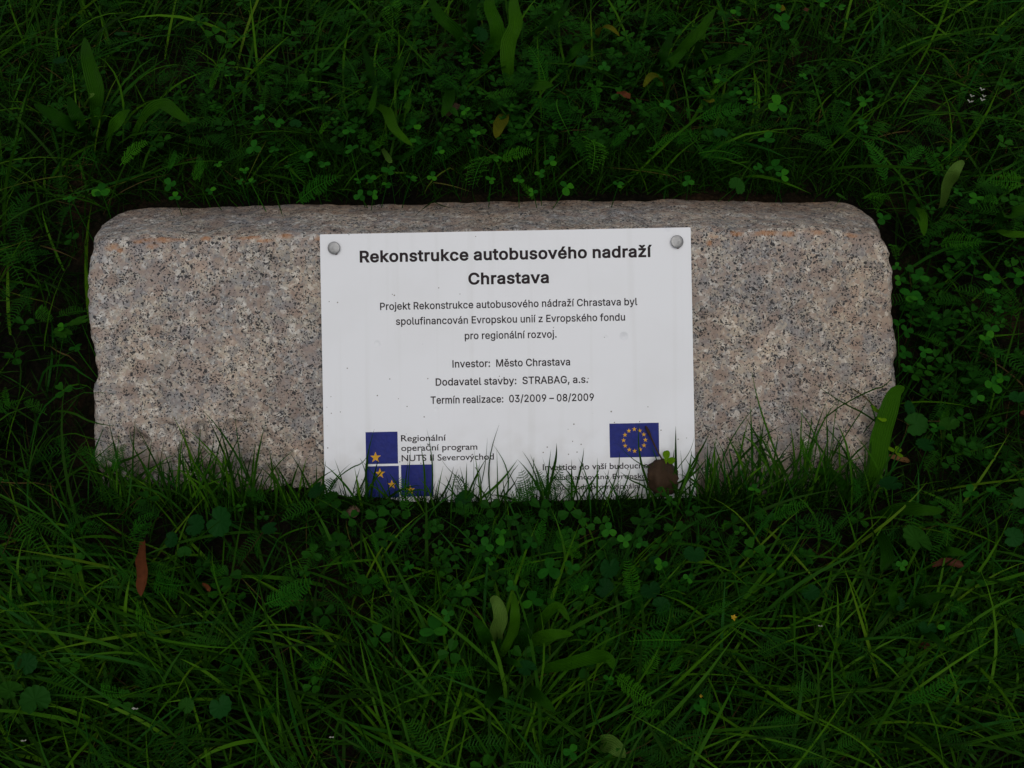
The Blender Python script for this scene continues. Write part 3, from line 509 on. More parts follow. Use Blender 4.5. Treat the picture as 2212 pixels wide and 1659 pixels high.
def grow(N, area, lmin, lmax, wmin, wmax, t0, t1, flow, tone, spread=.5, keep=True, S=6, hb=0.0):
    x = rng.uniform(area[0], area[1], N); y = rng.uniform(area[2], area[3], N)
    # patchy density
    dn = np.sin(x * 9 + np.sin(y * 7) * 2) * np.sin(y * 11 + np.cos(x * 5) * 2)
    k = rng.random(N) < (.62 + .38 * dn); x, y = x[k], y[k]; N = len(x)
    L = rng.uniform(0, 1, N) ** 1.4 * (lmax - lmin) + lmin
    W = rng.uniform(wmin, wmax, N)
    ph = flow(x, y, N, spread)
    a0 = R(1) * rng.uniform(t0[0], t0[1], N); a1 = R(1) * rng.uniform(t1[0], t1[1], N)
    curl = rng.normal(0, .5, N)
    pts = np.zeros((N, S, 3)); pts[:, 0, 0] = x; pts[:, 0, 1] = y; pts[:, 0, 2] = ground_z(x, y) - .003 + hb * rng.random(N)
    side = np.zeros((N, S, 3)); tw = rng.normal(0, .55, N)
    for i in range(S):
        s_ = i / (S - 1); a = a0 + (a1 - a0) * s_ ** 1.2; p_ = ph + curl * s_
        d = np.stack([np.sin(a) * np.cos(p_), np.sin(a) * np.sin(p_), np.cos(a)], 1)
        if i: pts[:, i] = pts[:, i - 1] + d * (L / (S - 1))[:, None]
        sd_ = np.stack([-np.sin(p_), np.cos(p_), np.zeros(N)], 1); up = np.cross(d, sd_)
        t_ = tw * (1 + s_); side[:, i] = sd_ * np.cos(t_)[:, None] + up * np.sin(t_)[:, None]
    gz = ground_z(pts[..., 0], pts[..., 1]); pts[..., 2] = np.maximum(pts[..., 2], gz + .001)
    pts[:, 0, 2] = ground_z(x, y) - .004
    hit = stone_hit(pts).any(1)
    X, Y = screen(pts)
    # blades that would lie across the open stone: only a few do
    xt = X.mean(1)
    lim = np.interp(xt, [200, 260, 420, 560, 690, 700, 1490, 1500, 1640, 1760, 1900, 1960], [960, 965, 990, 1030, 1046, 1052, 1052, 1020, 985, 960, 900, 860])
    front = ((X > 208) & (X < 1925) & (Y > 505) & (Y < lim[:, None])).any(1)
    backl = np.interp(X, [200, 240, 317, 432, 720, 1080, 1440, 1728, 1829, 1915], [505, 480, 466, 456, 444, 436, 430, 432, 441, 492])
    top = ((X > 212) & (X < 1905) & (Y > backl) & (Y < 520)).any(1)
    if lmax > .10: hit = hit | (rng.random(N) < (.45 if lmax < .16 else .85) * leafy(X[:, 2], Y[:, 2])) | ((rng.random(N) < .75) & (Y[:, 0] > 1050) & (Y[:, 0] < 1180) & (X[:, 0] > 700) & (X[:, 0] < 1500))
    ok = ~hit & (~front | (rng.random(N) < .004)) & (~top | (rng.random(N) < .045))
    if not keep: ok = ok & (rng.random(N) < .9)
    return pts[ok], side[ok], W[ok], tone(ok.sum())
def leafy(X, Y):
    a = np.exp(-((X - 1050) / 560) ** 2 - ((Y - 300) / 190) ** 2) + np.exp(-((X - 1150) / 460) ** 2 - ((Y - 1190) / 110) ** 2) + np.exp(-((X - 2080) / 150) ** 2 - ((Y - 750) / 260) ** 2)
    return np.clip(a, 0, 1)
def flow_rand(x, y, N, sp): return rng.uniform(0, 2 * np.pi, N)
def flow_dir(x, y, N, sp):
    X, Y = screen(np.stack([x, y, ground_z(x, y)], 1))
    ang = np.where(Y > 1100, np.interp(X, [0, 500, 900, 1400, 2200], [170, 160, 100, 25, 15]), np.interp(X, [0, 300, 900, 1500, 1900, 2200], [75, 55, 70, 60, 35, 25]))
    return R(1) * (ang + rng.normal(0, 45 * sp * 2, N)) + np.where(rng.random(N) < .25, rng.uniform(0, 6.28, N), 0)
VIS = (-.88, .88, -.42, 1.02); MAR = (-1.5, 1.5, -.9, 1.75)
def out_margin(res):
    p, s, w_, t = res; r0 = p[:, 0]
    k = ~((r0[:, 0] > VIS[0]) & (r0[:, 0] < VIS[1]) & (r0[:, 1] > VIS[2]) & (r0[:, 1] < VIS[3])); return p[k], s[k], w_[k], t[k]
green = lambda a, b: (lambda n: rng.uniform(a, b, n))
gb = Blades()
gb.add(*grow(52000, VIS, .025, .07, .0008, .0015, (10, 60), (40, 95), flow_rand, green(0, .35)))
gb.add(*grow(22000, VIS, .05, .11, .0012, .0022, (15, 60), (60, 105), flow_rand, green(0.0, .62)))
gb.add(*grow(7000, VIS, .07, .15, .0018, .0034, (20, 60), (70, 110), flow_dir, green(.15, .84)))
gb.add(*grow(1500, VIS, .11, .23, .0024, .0046, (30, 65), (75, 108), flow_dir, green(.35, .90), spread=.35, S=8))
gb.add(*grow(2300, VIS, .04, .13, .0008, .0018, (60, 85), (80, 100), flow_rand, green(.905, 1), hb=.02))
gb.add(*grow(3300, (-.75, .75, -.48, -.20), .07, .17, .0018, .0038, (35, 70), (78, 106), flow_dir, green(.2, .86), spread=.4, S=8, hb=.02))
gb.add(*grow(800, (-.6, .5, -.34, -.14), .06, .14, .0016, .0034, (20, 60), (70, 100), flow_dir, green(.6, .89), spread=.6, S=8, hb=.01))
gb.add(*grow(1800, (-.9, .9, .45, 1.0), .08, .18, .0018, .0038, (30, 65), (78, 104), flow_dir, green(.2, .84), spread=.4, S=8, hb=.02))
for a in ((22000, .025, .08, .001, .002, (10, 60), (40, 95), flow_rand, green(0, .6)), (11000, .07, .15, .0018, .0034, (20, 60), (70, 110), flow_dir, green(.1, .84))):
    gb.add(*out_margin(grow(a[0], MAR, *a[1:])))
gb.add(*grow(9000, (-.5, .48, .262, .36), .015, .055, .0009, .0019, (0, 45), (30, 95), lambda x, y, N, sp: rng.normal(1.57, 1.6, N), green(0, .6)))
# fine mossy tufts along the foot of the stone
def foot(N):
    X = rng.uniform(215, 1890, N); Y = np.interp(X, [215, 500, 690, 1500, 1700, 1890], [1066, 1082, 1092, 1092, 1078, 1052]) + rng.exponential(12, N) - 2
    P = np.array([tuple(onground(a, b, 0)) for a, b in zip(X, Y)]); return P
P = foot(4200); P = P[np.sin(P[:, 0] * 61) + np.sin(P[:, 0] * 143 + 2) + rng.normal(0, .6, len(P)) > -.5]; N = len(P); S = 5; L = rng.uniform(.010, .038, N) * np.where(P[:, 0] > .21, 1.7, 1.0); ph = rng.uniform(0, 6.28, N); a = R(1) * rng.uniform(0, 38, N)
pts = np.zeros((N, S, 3)); side = np.zeros((N, S, 3))
for i in range(S):
    aa = a * (1 + i * .25); d = np.stack([np.sin(aa) * np.cos(ph), np.sin(aa) * np.sin(ph), np.cos(aa)], 1)
    pts[:, i] = P if i == 0 else pts[:, i - 1] + d * (L / (S - 1))[:, None]; side[:, i] = np.stack([-np.sin(ph), np.cos(ph), 0 * ph], 1)
u_, v_, w__ = stone_uvw(pts); pts += np.maximum(.004 - w__, 0)[..., None] * np.array(NH) * ((u_ > -.48) & (u_ < .43))[..., None]
gb.add(pts, side, rng.uniform(.0006, .0012, N), rng.uniform(0, .35, N))
P = foot(380); P = P[(P[:, 0] < -.215) | (P[:, 0] > .19) | (rng.random(380) < .45)]; Nf = len(P); Lf = rng.uniform(.02, .075, Nf); af = R(1) * rng.normal(0, 36, Nf); S = 7
pts = np.zeros((Nf, S, 3)); side = np.zeros((Nf, S, 3)); wz0 = rng.uniform(.006, .03, Nf)
for i in range(S):
    s_ = i / (S - 1); aa = af * (.5 + s_); d = np.sin(aa)[:, None] * np.array([1., 0, 0]) + np.cos(aa)[:, None] * (np.array(VH) * .78 + np.array([0, 0, .5]))
    pts[:, i] = P - np.array([0, .004, .004]) if i == 0 else pts[:, i - 1] + d * (Lf / (S - 1))[:, None]
    side[:, i] = np.cross(d, np.array(NH) + rng.normal(0, .02, 3)); side[:, i] /= np.linalg.norm(side[:, i], axis=1)[:, None]
u_, v_, w__ = stone_uvw(pts); pts += np.maximum(.011 - w__, 0)[..., None] * np.array(NH) * ((u_ > -.48) & (u_ < .43))[..., None]
gb.add(pts, side, rng.uniform(.0011, .0029, Nf), rng.uniform(.25, .86, Nf))
# taller thin blades standing before the lower corners of the stone
for (x0, x1, nb, lo_, hi_) in ((215, 560, 110, .04, .12), (1520, 1920, 105, .04, .12)):
    P = np.array([tuple(onground(a, b, 0)) for a, b in zip(rng.uniform(x0, x1, nb), np.interp(rng.uniform(x0, x1, nb), [215, 500, 690, 1500, 1700, 1900], [1080, 1095, 1105, 1105, 1080, 1040]) + rng.normal(0, 10, nb))])
    L = rng.uniform(lo_, hi_, nb) * rng.uniform(.5, 1, nb); af = R(1) * rng.normal(0, 30, nb); S = 7
    pts = np.zeros((nb, S, 3)); side = np.zeros((nb, S, 3))
    for i in range(S):
        s_ = i / (S - 1); aa = af * (.4 + s_ * 1.2); d = np.sin(aa)[:, None] * np.array([1., 0, 0]) + np.cos(aa)[:, None] * (np.array(VH) * .85 + np.array([0, 0, .42]))
        pts[:, i] = P if i == 0 else pts[:, i - 1] + d * (L / (S - 1))[:, None]
        side[:, i] = np.cross(d, np.array(NH) + rng.normal(0, .02, 3)); side[:, i] /= np.linalg.norm(side[:, i], axis=1)[:, None]
    u_, v_, w__ = stone_uvw(pts); pts += np.maximum(.006 - w__, 0)[..., None] * np.array(NH) * ((u_ > -.49) & (u_ < .44))[..., None]
    gb.add(pts, side, rng.uniform(.0010, .0030, nb), rng.uniform(.25, .86, nb))
# single blades one can follow in front of the stone: (root, middle bend, tip) in the picture, width in picture units
def zA(x, y): return (763.3 + .16276 * x, 907.3 + .16276 * y)
def zB(x, y): return (1108.9 + .18229 * x, 885.7 + .18229 * y)
def zL(x, y): return (144 + .2604 * x, 792 + .2604 * y)
def zR(x, y): return (1440 + .2604 * x, 720 + .2604 * y)
H = []
def hb(z, base, tip, w_=3.0, bow=0.0, tone=None, lift=None):
    H.append((z(*base), z(*tip), w_, bow, tone if tone is not None else rnd.uniform(.3, .75), lift if lift is not None else rnd.uniform(.008, .03)))
for b_, t_, w_, bo in (((200, 1120), (284, 115), 5.5, -.04), ((1030, 1100), (978, 115), 4, .03), ((950, 1050), (895, 320), 5, .02), ((700, 1150), (735, 520), 4.5, -.02), ((740, 700), (772, 315), 2, 0),
                     ((1840, 1120), (1940, 45), 3.5, -.05), ((1490, 1100), (1510, 480), 5.5, 0), ((1120, 1080), (1335, 610), 4.5, .04), ((1310, 1000), (1412, 595), 4, -.03), ((1800, 1130), (1600, 820), 4, .05),
                     ((1690, 1040), (2180, 520), 6, .03), ((2010, 1130), (1850, 315), 3.5, .09), ((1660, 1000), (1780, 225), 2, .02), ((1600, 860), (1600, 380), 1.6, 0), ((2020, 1110), (1975, 700), 4, 0), ((1480, 830), (1115, 430), 2.5, -.04),
                     ((200, 900), (95, 500), 2.5, .03), ((30, 1010), (205, 500), 4, .05), ((-60, 640), (230, 385), 3, .1), ((20, 880), (110, 580), 3, 0), ((620, 930), (470, 690), 3.5, .02), ((440, 950), (700, 690), 4, 0), ((330, 900), (260, 720), 2.5, 0),
                     ((1030, 1000), (840, 740), 4, .05), ((1330, 960), (1205, 700), 2.5, 0), ((1640, 640), (1690, 800), 2, 0), ((1700, 1000), (1640, 530), 3.5, .02), ((2100, 700), (2212, 560), 2, 0), ((2000, 1000), (2212, 700), 4.5, .03), ((1560, 1000), (1700, 450), 2, .02),
                     ((720, 960), (1080, 1000), 3.5, -.1), ((60, 1130), (160, 860), 4, 0), ((1930, 1100), (1900, 800), 5, 0), ((1130, 1100), (1370, 910), 4, .04), ((1720, 1000), (1830, 820), 3, 0), ((1580, 1120), (1340, 640), 3, .03), ((1740, 1080), (1790, 840), 3, .1), ((860, 1030), (862, 900), 4, 0)):
    hb(zA, b_, t_, w_ * 1.0, bo)
for b_, t_, w_, bo in (((1640, 1000), (1500, 0), 6, -.05), ((1920, 1150), (1918, 190), 8, 0), ((1820, 800), (1905, 400), 5, .03), ((470, 720), (508, 345), 6.5, .03), ((760, 830), (838, 388), 4.5, .02), ((360, 1020), (165, 450), 4, .02), ((300, 900), (62, 430), 3.5, .04), ((240, 620), (245, 545), 2, 0),
                     ((900, 1000), (735, 505), 3.5, .04), ((850, 950), (1050, 595), 4.5, .04), ((1750, 740), (1175, 320), 3, -.06), ((1740, 780), (1600, 350), 4, .02), ((1250, 620), (1255, 480), 2, 0), ((1060, 1060), (1132, 690), 5, 0), ((1280, 980), (1390, 660), 3.5, .02), ((1760, 780), (1200, 690), 4.5, -.1),
                     ((1560, 900), (1230, 690), 4, -.05), ((2010, 900), (2110, 410), 6, .03), ((1940, 680), (2150, 240), 2, .06), ((2000, 760), (1970, 430), 1.6, 0), ((2130, 760), (2010, 540), 3, .02), ((2180, 620), (2090, 440), 3, -.08), ((2060, 800), (2212, 400), 8, .04), ((1950, 1000), (1640, 640), 5, .04),
                     ((1500, 1080), (2000, 930), 6, 0), ((700, 830), (580, 670), 5, .05), ((1180, 900), (1250, 640), 3, 0), ((1450, 1100), (1500, 800), 3, 0), ((950, 1020), (800, 700), 3, 0), ((660, 1000), (640, 830), 2, 0), ((1330, 1060), (1480, 880), 3, 0), ((980, 980), (1200, 730), 3, .04), ((1040, 1010), (880, 780), 2.5, 0), ((1120, 1080), (960, 830), 2.5, 0)):
    hb(zB, b_, t_, w_ * 1.0, bo)
for b_, t_, w_, bo in (((1110, 1000), (1135, 400), 6, -.02), ((1140, 960), (1235, 480), 5, .03), ((940, 930), (960, 620), 4.5, 0), ((1340, 880), (1260, 620), 2.5, 0), ((1370, 960), (1440, 720), 3, -.02), ((1590, 1100), (1445, 715), 6, 0), ((1540, 940), (1570, 640), 5, 0), ((1530, 920), (1610, 760), 4, .03), ((700, 880), (520, 430), 3.5, -.06),
                     ((-20, 930), (500, 520), 6, .03), ((400, 810), (750, 620), 8, .04), ((0, 540), (410, 640), 3, 0), ((0, 350), (500, 495), 5, .05), ((0, 180), (210, 150), 4, .05), ((60, 240), (500, 236), 3, -.03), ((0, -30), (300, 160), 6, 0), ((340, 980), (180, 760), 3.5, 0), ((560, 1020), (880, 790), 4, -.1), ((370, 830), (680, 1000), 5, .05), ((1040, 1130), (700, 1010), 5, .08),
                     ((1700, 1000), (1710, 770), 3, 0), ((1900, 1060), (1740, 830), 4, 0), ((1760, 900), (1700, 770), 3, 0), ((1985, 1060), (1965, 880), 3, 0), ((1350, 860), (1170, 920), 3, .03), ((1360, 1000), (1420, 770), 3, 0), ((1600, 1660), (1520, 900), 7, .02), ((1570, 1660), (1540, 1000), 5, .02), ((1450, 1260), (1610, 960), 9, -.28), ((1090, 900), (1020, 760), 2.5, 0), ((240, 700), (330, 470), 4, 0), ((110, 680), (220, 560), 3, 0), ((100, 720), (200, 740), 3, 0)):
    hb(zL, b_, t_, w_ * 1.0, bo)
for b_, t_, w_, bo in (((890, 960), (680, 205), 5, -.02), ((880, 1080), (930, 770), 4, 0), ((1330, 1080), (1310, 460), 3, 0), ((1735, 720), (1120, 345), 4, -.02), ((1240, 900), (1000, 560), 3, .05), ((1260, 930), (1090, 780), 4.5, 0), ((1500, 1000), (1380, 700), 5, .03), ((1190, 780), (1200, 670), 3, 0), ((830, 900), (860, 830), 3, 0), ((740, 940), (590, 830), 5, .03),
                     ((830, 950), (660, 780), 4.5, .04), ((930, 1100), (720, 930), 5, .02), ((540, 1100), (500, 900), 5, 0), ((220, 1060), (370, 770), 7, .02), ((1640, 480), (1900, 270), 3.5, .12), ((1530, 760), (1700, 470), 3, .02), ((1540, 1010), (1700, 870), 4, 0), ((1230, 960), (1250, 790), 3, 0), ((1330, 820), (1310, 700), 3.5, 0), ((410, 1100), (430, 1000), 5, 0), ((320, 1150), (310, 950), 3, 0),
                     ((90, 1240), (330, 1030), 6, .05), ((500, 1240), (390, 980), 4, 0), ((700, 1150), (860, 860), 3, 0), ((1680, 1000), (1690, 880), 5, 0), ((870, 1090), (1020, 960), 5, 0)):
    hb(zR, b_, t_, w_ * 1.0, bo)
hb(zR, (1660, 545), (1390, 370), 3, 0, .95, .006); hb(zR, (1680, 560), (1500, 430), 2, 0, .97, .006)
# a few over the rear edge of the stone, and the long ones at the left side
def zT(x, y): return (144 + .2604 * x, 403.2 + .2604 * y)
for b_, t_, w_ in (((1735, 60), (1805, 270), 3.5), ((1100, -60), (1070, 200), 1.6), ((920, 120), (935, 210), 2)): H.append((zT(*b_), zT(*t_), w_, 0, .5, -99))
def zM(x, y): return (737.3 + x / 3, y / 3)
for b_, t_, w_, in (((740, 1230), (470, 1410), 4), ((600, 1310), (718, 1352), 3), ((850, 1240), (880, 1335), 2.5), ((780, 1130), (805, 1285), 2.5)): H.append((zM(*b_), zM(*t_), w_, .03, .3, -99))
for (b_, t_, w_, bo, tn, lift) in H:
    S = 9; P_ = []; X0, Y0 = b_; X1, Y1 = t_; nx, ny = -(Y1 - Y0), X1 - X0
    for i in range(S):
        s_ = i / (S - 1); q = math.sin(math.pi * s_) * bo * 1.6
        X, Y = X0 + (X1 - X0) * s_ + nx * q, Y0 + (Y1 - Y0) * s_ + ny * q
        if lift == -99:   # hanging over the rear edge
            P_.append(face(X, Y, -.10 + .098 * s_ + .012))
        else: P_.append(face(X, Y, lift * (1.3 - .5 * s_) + .012 * s_ ** 2))
    P_ = np.array([tuple(p) for p in P_])
    if lift != -99:
        gz = ground_z(P_[:, 0], P_[:, 1]) - .004
        # carry the root down into the ground
        r0 = P_[0].copy(); drop = max(0, r0[2] - ground_z(r0[0], r0[1])); dd = P_[1] - P_[0]; dd[2] = 0; dd /= max(1e-6, np.linalg.norm(dd))
        r0[:2] -= dd[:2] * drop * .8; r0[1] -= .004; r0[2] = ground_z(r0[0], r0[1]) - .006
        if drop > .02: r1 = P_[0] * .55 + r0 * .45; r1[2] = P_[0][2] * .72 + r0[2] * .28; P_ = np.array([tuple(p) for p in catmull([Vector(q) for q in [r0, r1] + list(P_[1::2])], 14)])
        else: P_ = np.concatenate([r0[None], P_])
    d = np.gradient(P_, axis=0); d /= np.linalg.norm(d, axis=1)[:, None]
    view = np.array(NH) + rng.normal(0, .3, 3); sd_ = np.cross(d, view); sd_ /= np.linalg.norm(sd_, axis=1)[:, None]
    S2 = len(P_); t = np.linspace(0, 1, S2); tp = np.minimum(.7 + t * .6, 1) * np.clip((1 - t) * 1.9, 0, 1) ** .8
    gb.add(P_[None], sd_[None], np.array([w_ * PX * .95]), np.array([tn]), tp)
gb.build('grass', grass_m, label='dark green lawn grass of fine and broad blades around the granite block', kind='stuff')

def build_cover():
    V, F, T = [], [], []
    def quad(ps, t):
        b = len(V); V.extend(ps); F.append(tuple(range(b, b + len(ps)))); T.extend([t] * len(ps))
    def spot(n_, base):
        out = []
        while len(out) < n_:
            x, y = rnd.uniform(-.95, .95), rnd.uniform(-.45, 1.1)
            X, Y = screen(np.array([x, y, .05])); 
            if rnd.random() > base + (1 - base) * float(leafy(X, Y)): continue
            if bool(stone_hit(np.array([[x, y, float(ground_z(x, y)) + .03]]), .03)[0]) or (205 < X < 1930 and 437 < Y < 1085): continue
            out.append((x, y))
        return out
    for (x, y) in spot(1250, .08):
        z = float(ground_z(x, y)) + rnd.uniform(.02, .062); s = rnd.uniform(.006, .0135); a0 = rnd.uniform(0, 6.28); t = rnd.uniform(.15, .72); tx, ty = rnd.uniform(-.4, .4), rnd.uniform(-.6, .2)
        for k in range(3):
            a = a0 + k * 2.094 + rnd.uniform(-.15, .15); ca, sa = math.cos(a), math.sin(a); up = rnd.uniform(-.1, .3)
            def P_(u, w_, h_): X_ = (u * ca - w_ * sa) * s; Y_ = (u * sa + w_ * ca) * s; return (x + X_, y + Y_, z + h_ * s + X_ * tx + Y_ * ty + u * up * s)
            quad([P_(.05, 0, 0), P_(.35, -.30, .10), P_(.75, -.44, .14), P_(1.0, -.25, .08), P_(.93, 0, -.02)], t); quad([P_(.05, 0, 0), P_(.93, 0, -.02), P_(1.0, .25, .08), P_(.75, .44, .14), P_(.35, .30, .10)], t)
    for (x, y) in spot(1500, .35):
        z = float(ground_z(x, y)) + rnd.uniform(.015, .06); L = rnd.uniform(.025, .055); a = rnd.uniform(0, 6.28); t = rnd.uniform(.2, .75); rise = rnd.uniform(-.1, .7); d = Vector((math.cos(a), math.sin(a), 0)); sd_ = Vector((-d.y, d.x, 0)); n = 13
        o = Vector((x, y, z)); mid = lambda q: o + d * (q * L) + Vector((0, 0, L * (rise * q - .5 * q * q)))
        quad([mid(0) - sd_ * .0005, mid(1) - sd_ * .0003, mid(1) + sd_ * .0003, mid(0) + sd_ * .0005], t)
        for i in range(n):
            q = .12 + .86 * i / n; c = mid(q); l = L * .22 * math.sin(math.pi * min(1, q * .9 + .12)) ** .7
            for s in (-1, 1):
                e_ = (sd_ * s + d * rnd.uniform(.3, .8) + Vector((0, 0, rnd.uniform(0, .4)))).normalized(); w_ = d * L * .014
                quad([c - w_, c + w_, c + e_ * l + w_ * .4, c + e_ * l - w_ * .4], t)
                for f_ in (.45, .75):
                    m_ = c + e_ * l * f_; g_ = (d + e_ * .4).normalized() * l * .32; quad([m_ - e_ * L * .006, m_ + e_ * L * .006, m_ + g_], t); quad([m_ - e_ * L * .006, m_ + e_ * L * .006, m_ - d * l * .22 + e_ * l * .12], t)
    me = bpy.data.meshes.new('ground_cover'); me.from_pydata([tuple(p) for p in V], [], F)
    at = me.attributes.new('tone', 'FLOAT', 'POINT'); at.data.foreach_set('value', T)
    tag(link('ground_cover', me, cover_m), 'mass of tiny clover and feathery leaves low among the grass', kind='stuff')
cover_m = leaf_mat('low_leaves', [(0, c3(.005, .028, .002)), (.5, c3(.010, .058, .004)), (1, c3(.024, .105, .005))], rough=.5, trans=.2, attr='tone')
build_cover()

# ---------------------------------------------------------------- leaves drawn as ribbons
def ribbon(name, pts, width, mat, parent, fold=.25, thick=True, blunt=False, label=None, root=None, ragged=0):
    """a leaf blade along world points, with a channelled section"""
    n = 18; P_ = catmull(pts, n); v, f, ac = [], [], []; org = root if root is not None else Vector((0, 0, 0)); m = 7
    for i, p in enumerate(P_):
        s_ = i / (n - 1); d = (P_[min(i + 1, n - 1)] - P_[max(i - 1, 0)]).normalized()
        up = (NH * .75 + Vector((0, 0, .5))); sd_ = d.cross(up).normalized(); nn = sd_.cross(d).normalized()
        w_ = width * (math.sin(math.pi * min(1, (s_ * .82 + .14))) ** .75 if not blunt else (min(1, .45 + s_ * 1.3) * min(1, (1 - s_) * 5 + .25)))
        w_ *= 1 if s_ < .97 else .35
        w_ *= 1 + .10 * noise.noise(Vector((s_ * 5, width * 500, p.x * 9))) + ragged * noise.noise(Vector((s_ * 17, p.y * 50, 2)))
        for j in range(m):
            a = (j / (m - 1)) * 2 - 1
            wav = .08 * math.sin(s_ * 13 + p.x * 60) * abs(a)
            v.append(p + sd_ * (a * w_ / 2) + nn * (w_ * (fold * (abs(a) ** 1.6) + wav)) - org); ac.append(a)
    for i in range(n - 1):
        for j in range(m - 1): f.append((i * m + j, i * m + j + 1, (i + 1) * m + j + 1, (i + 1) * m + j))
    me = mesh(name, v, f); at = me.attributes.new('across', 'FLOAT', 'POINT'); at.data.foreach_set('value', ac)
    o = link(name, me, mat, parent)
    if label: o['label'] = label
    return o
def path(z, pl, h0, h1):
    out = []
    for i, q in enumerate(pl):
        s_ = i / (len(pl) - 1); h = h0 + (h1 - h0) * math.sin(s_ * math.pi * .62)
        out.append(onground(*z(*q), h))
    return out
def z7(x, y): return (737.3 + .3707 * x, 1044 + .3707 * y)
def z4(x, y): return (737.3 + x / 3, y / 3)
def z3(x, y): return (x / 3, y / 3)
def z5(x, y): return (1474.7 + x / 3, y / 3)
def z8(x, y): return (1474.6 + .3924 * x, 1008 + .3924 * y)
def z6(x, y): return (.3924 * x, 1008 + .3924 * y)
def zr(x, y): return (1872 + .3906 * x, 432 + .3906 * y)
def zl(x, y): return (.4338 * x, 360 + .4338 * y)
ZS = {z7: .3707, z4: .3333, z3: .3333, z5: .3333, z8: .3924, z6: .3924, zr: .3906, zl: .4338}
def plantain(label, z, base, leaves):
    r0 = onground(*z(*base), 0); e = empty('plantain', r0); tag(e, label, 'plant', 'ribwort plantains growing in the lawn')
    for lf in leaves:
        pl, wz = lf[0], lf[1]; mat = lf[2] if len(lf) > 2 else plant_m; lab = lf[3] if len(lf) > 3 else None
        P_ = path(z, pl, .024, (lf[4] + .02) if len(lf) > 4 else .092)
        ribbon('leaf', P_, wz * ZS[z] * pxscale(P_[len(P_) // 2]), mat, e, label=lab, root=r0)
plantain('rosette of broad strap-shaped leaves low in the grass in front of the plaque', z7, (940, 1020), [
    ([(925, 1010), (1000, 860), (1012, 740), (1003, 632)], 62, plantb_m), ([(915, 930), (905, 860), (928, 780), (905, 690), (868, 668)], 84, plantp_m, 'pale shiny leaf bending over at its tip', .07),
    ([(865, 950), (830, 870), (775, 780)], 74, plant_m), ([(1000, 980), (1070, 880), (1112, 748)], 82), ([(1000, 975), (1130, 905), (1240, 875), (1352, 876)], 72, plantb_m),
    ([(1120, 880), (1180, 780), (1260, 712), (1330, 800)], 60, plantb_m, 'leaf with a split drooping tip'), ([(940, 1020), (1000, 1035), (1055, 1070)], 40),
    ([(1110, 1090), (1300, 1050), (1480, 1005), (1560, 1020), (1580, 1075)], 78, plantb_m), ([(920, 1150), (880, 1230), (840, 1305)], 84), ([(1075, 1180), (1160, 1245), (1245, 1330)], 66), ([(850, 1040), (860, 1060), (905, 1090)], 30)])
plantain('tall upright strap-leaved plant at the far edge its leaves leaving the picture', z4, (1080, 560), [
    ([(1090, 560), (1075, 430), (1085, 290), (1130, 180), (1118, 60), (1120, -60)], 100, plantb_m), ([(915, 430), (1005, 300), (1005, 180), (960, 60), (985, -60)], 96, plantb_m),
    ([(800, 370), (750, 240), (650, 130), (560, -30)], 90), ([(1190, 265), (1300, 190), (1400, 125), (1480, 0)], 66), ([(1385, 490), (1490, 370), (1578, 262)], 62, plant_m, 'leaf with a browning edge'),
    ([(1165, 630), (1250, 575), (1375, 560)], 90), ([(860, 330), (850, 120), (880, -20)], 60)])
plantain('clump of strap leaves behind the stone, left of centre, one leaf arching over', z4, (230, 640), [
    ([(140, 640), (195, 500), (140, 290)], 56), ([(60, 800), (110, 690), (160, 620)], 70, plant_m), ([(110, 820), (190, 730), (232, 560)], 48), ([(270, 610), (350, 500), (402, 370)], 60),
    ([(225, 690), (300, 740), (350, 850), (462, 950)], 72, plantb_m, 'bright leaf arching over'), ([(380, 790), (420, 730), (450, 640)], 50), ([(310, 1030), (390, 1030), (472, 992)], 48), ([(270, 970), (310, 1040), (330, 1060)], 40, plantp_m)])
plantain('small clump with one yellow spotted hanging leaf above the plaque, behind the stone', z4, (700, 560), [
    ([(690, 540), (705, 620), (690, 690), (655, 765)], 78), ([(1065, 750), (1030, 820), (1000, 900)], 88, yellow_m, 'yellow leaf blotched with green')])
plantain('strap-leaved plant at the upper right of the far lawn with a yellow bent tip', z4, (2010, 640), [
    ([(2020, 520), (2080, 370), (2146, 215)], 66), ([(2060, 540), (2130, 430), (2230, 330)], 70), ([(2090, 600), (2050, 510), (2000, 510), (1955, 570)], 60, yellow_m, 'yellow bent tip'), ([(2100, 470), (2212, 330), (2330, 200), (2420, 60)], 75)])
plantain('yellow tipped leaf curling over in the far lawn right of centre', z4, (1680, 300), [([(1650, 270), (1670, 200), (1740, 190), (1800, 240)], 42, yellow_m)])
plantain('large rosette of dark broad leaves in the lawn left of the stone', z3, (620, 930), [
    ([(600, 920), (500, 850), (380, 770), (230, 680)], 95), ([(590, 900), (520, 780), (450, 630)], 84), ([(640, 830), (640, 620), (590, 420), (555, 250)], 105), ([(715, 1000), (735, 880), (780, 790), (847, 716)], 92, plantb_m, 'bright upright leaf'),
    ([(880, 890), (960, 760), (1060, 690), (1150, 740), (1235, 800)], 96, plant_m, 'leaf with a torn pale tip'), ([(560, 700), (590, 640), (620, 610)], 40, plantp_m)])
plantain('pointed pale green leaves rising right of the stone upper right corner', z5, (1650, 1350), [([(1655, 1350), (1700, 1200), (1760, 1100), (1812, 1048)], 84, plantp_m), ([(1480, 1340), (1530, 1400), (1555, 1530)], 80, plantb_m), ([(1500, 1300), (1470, 1350), (1530, 1440)], 50)])
plantain('long bright strap leaves lying flat at the right edge beyond the stone', z5, (2300, 1500), [([(1915, 1520), (2020, 1510), (2120, 1525), (2300, 1530)], 62, plantb_m), ([(2020, 1440), (2120, 1390), (2300, 1330)], 80)])
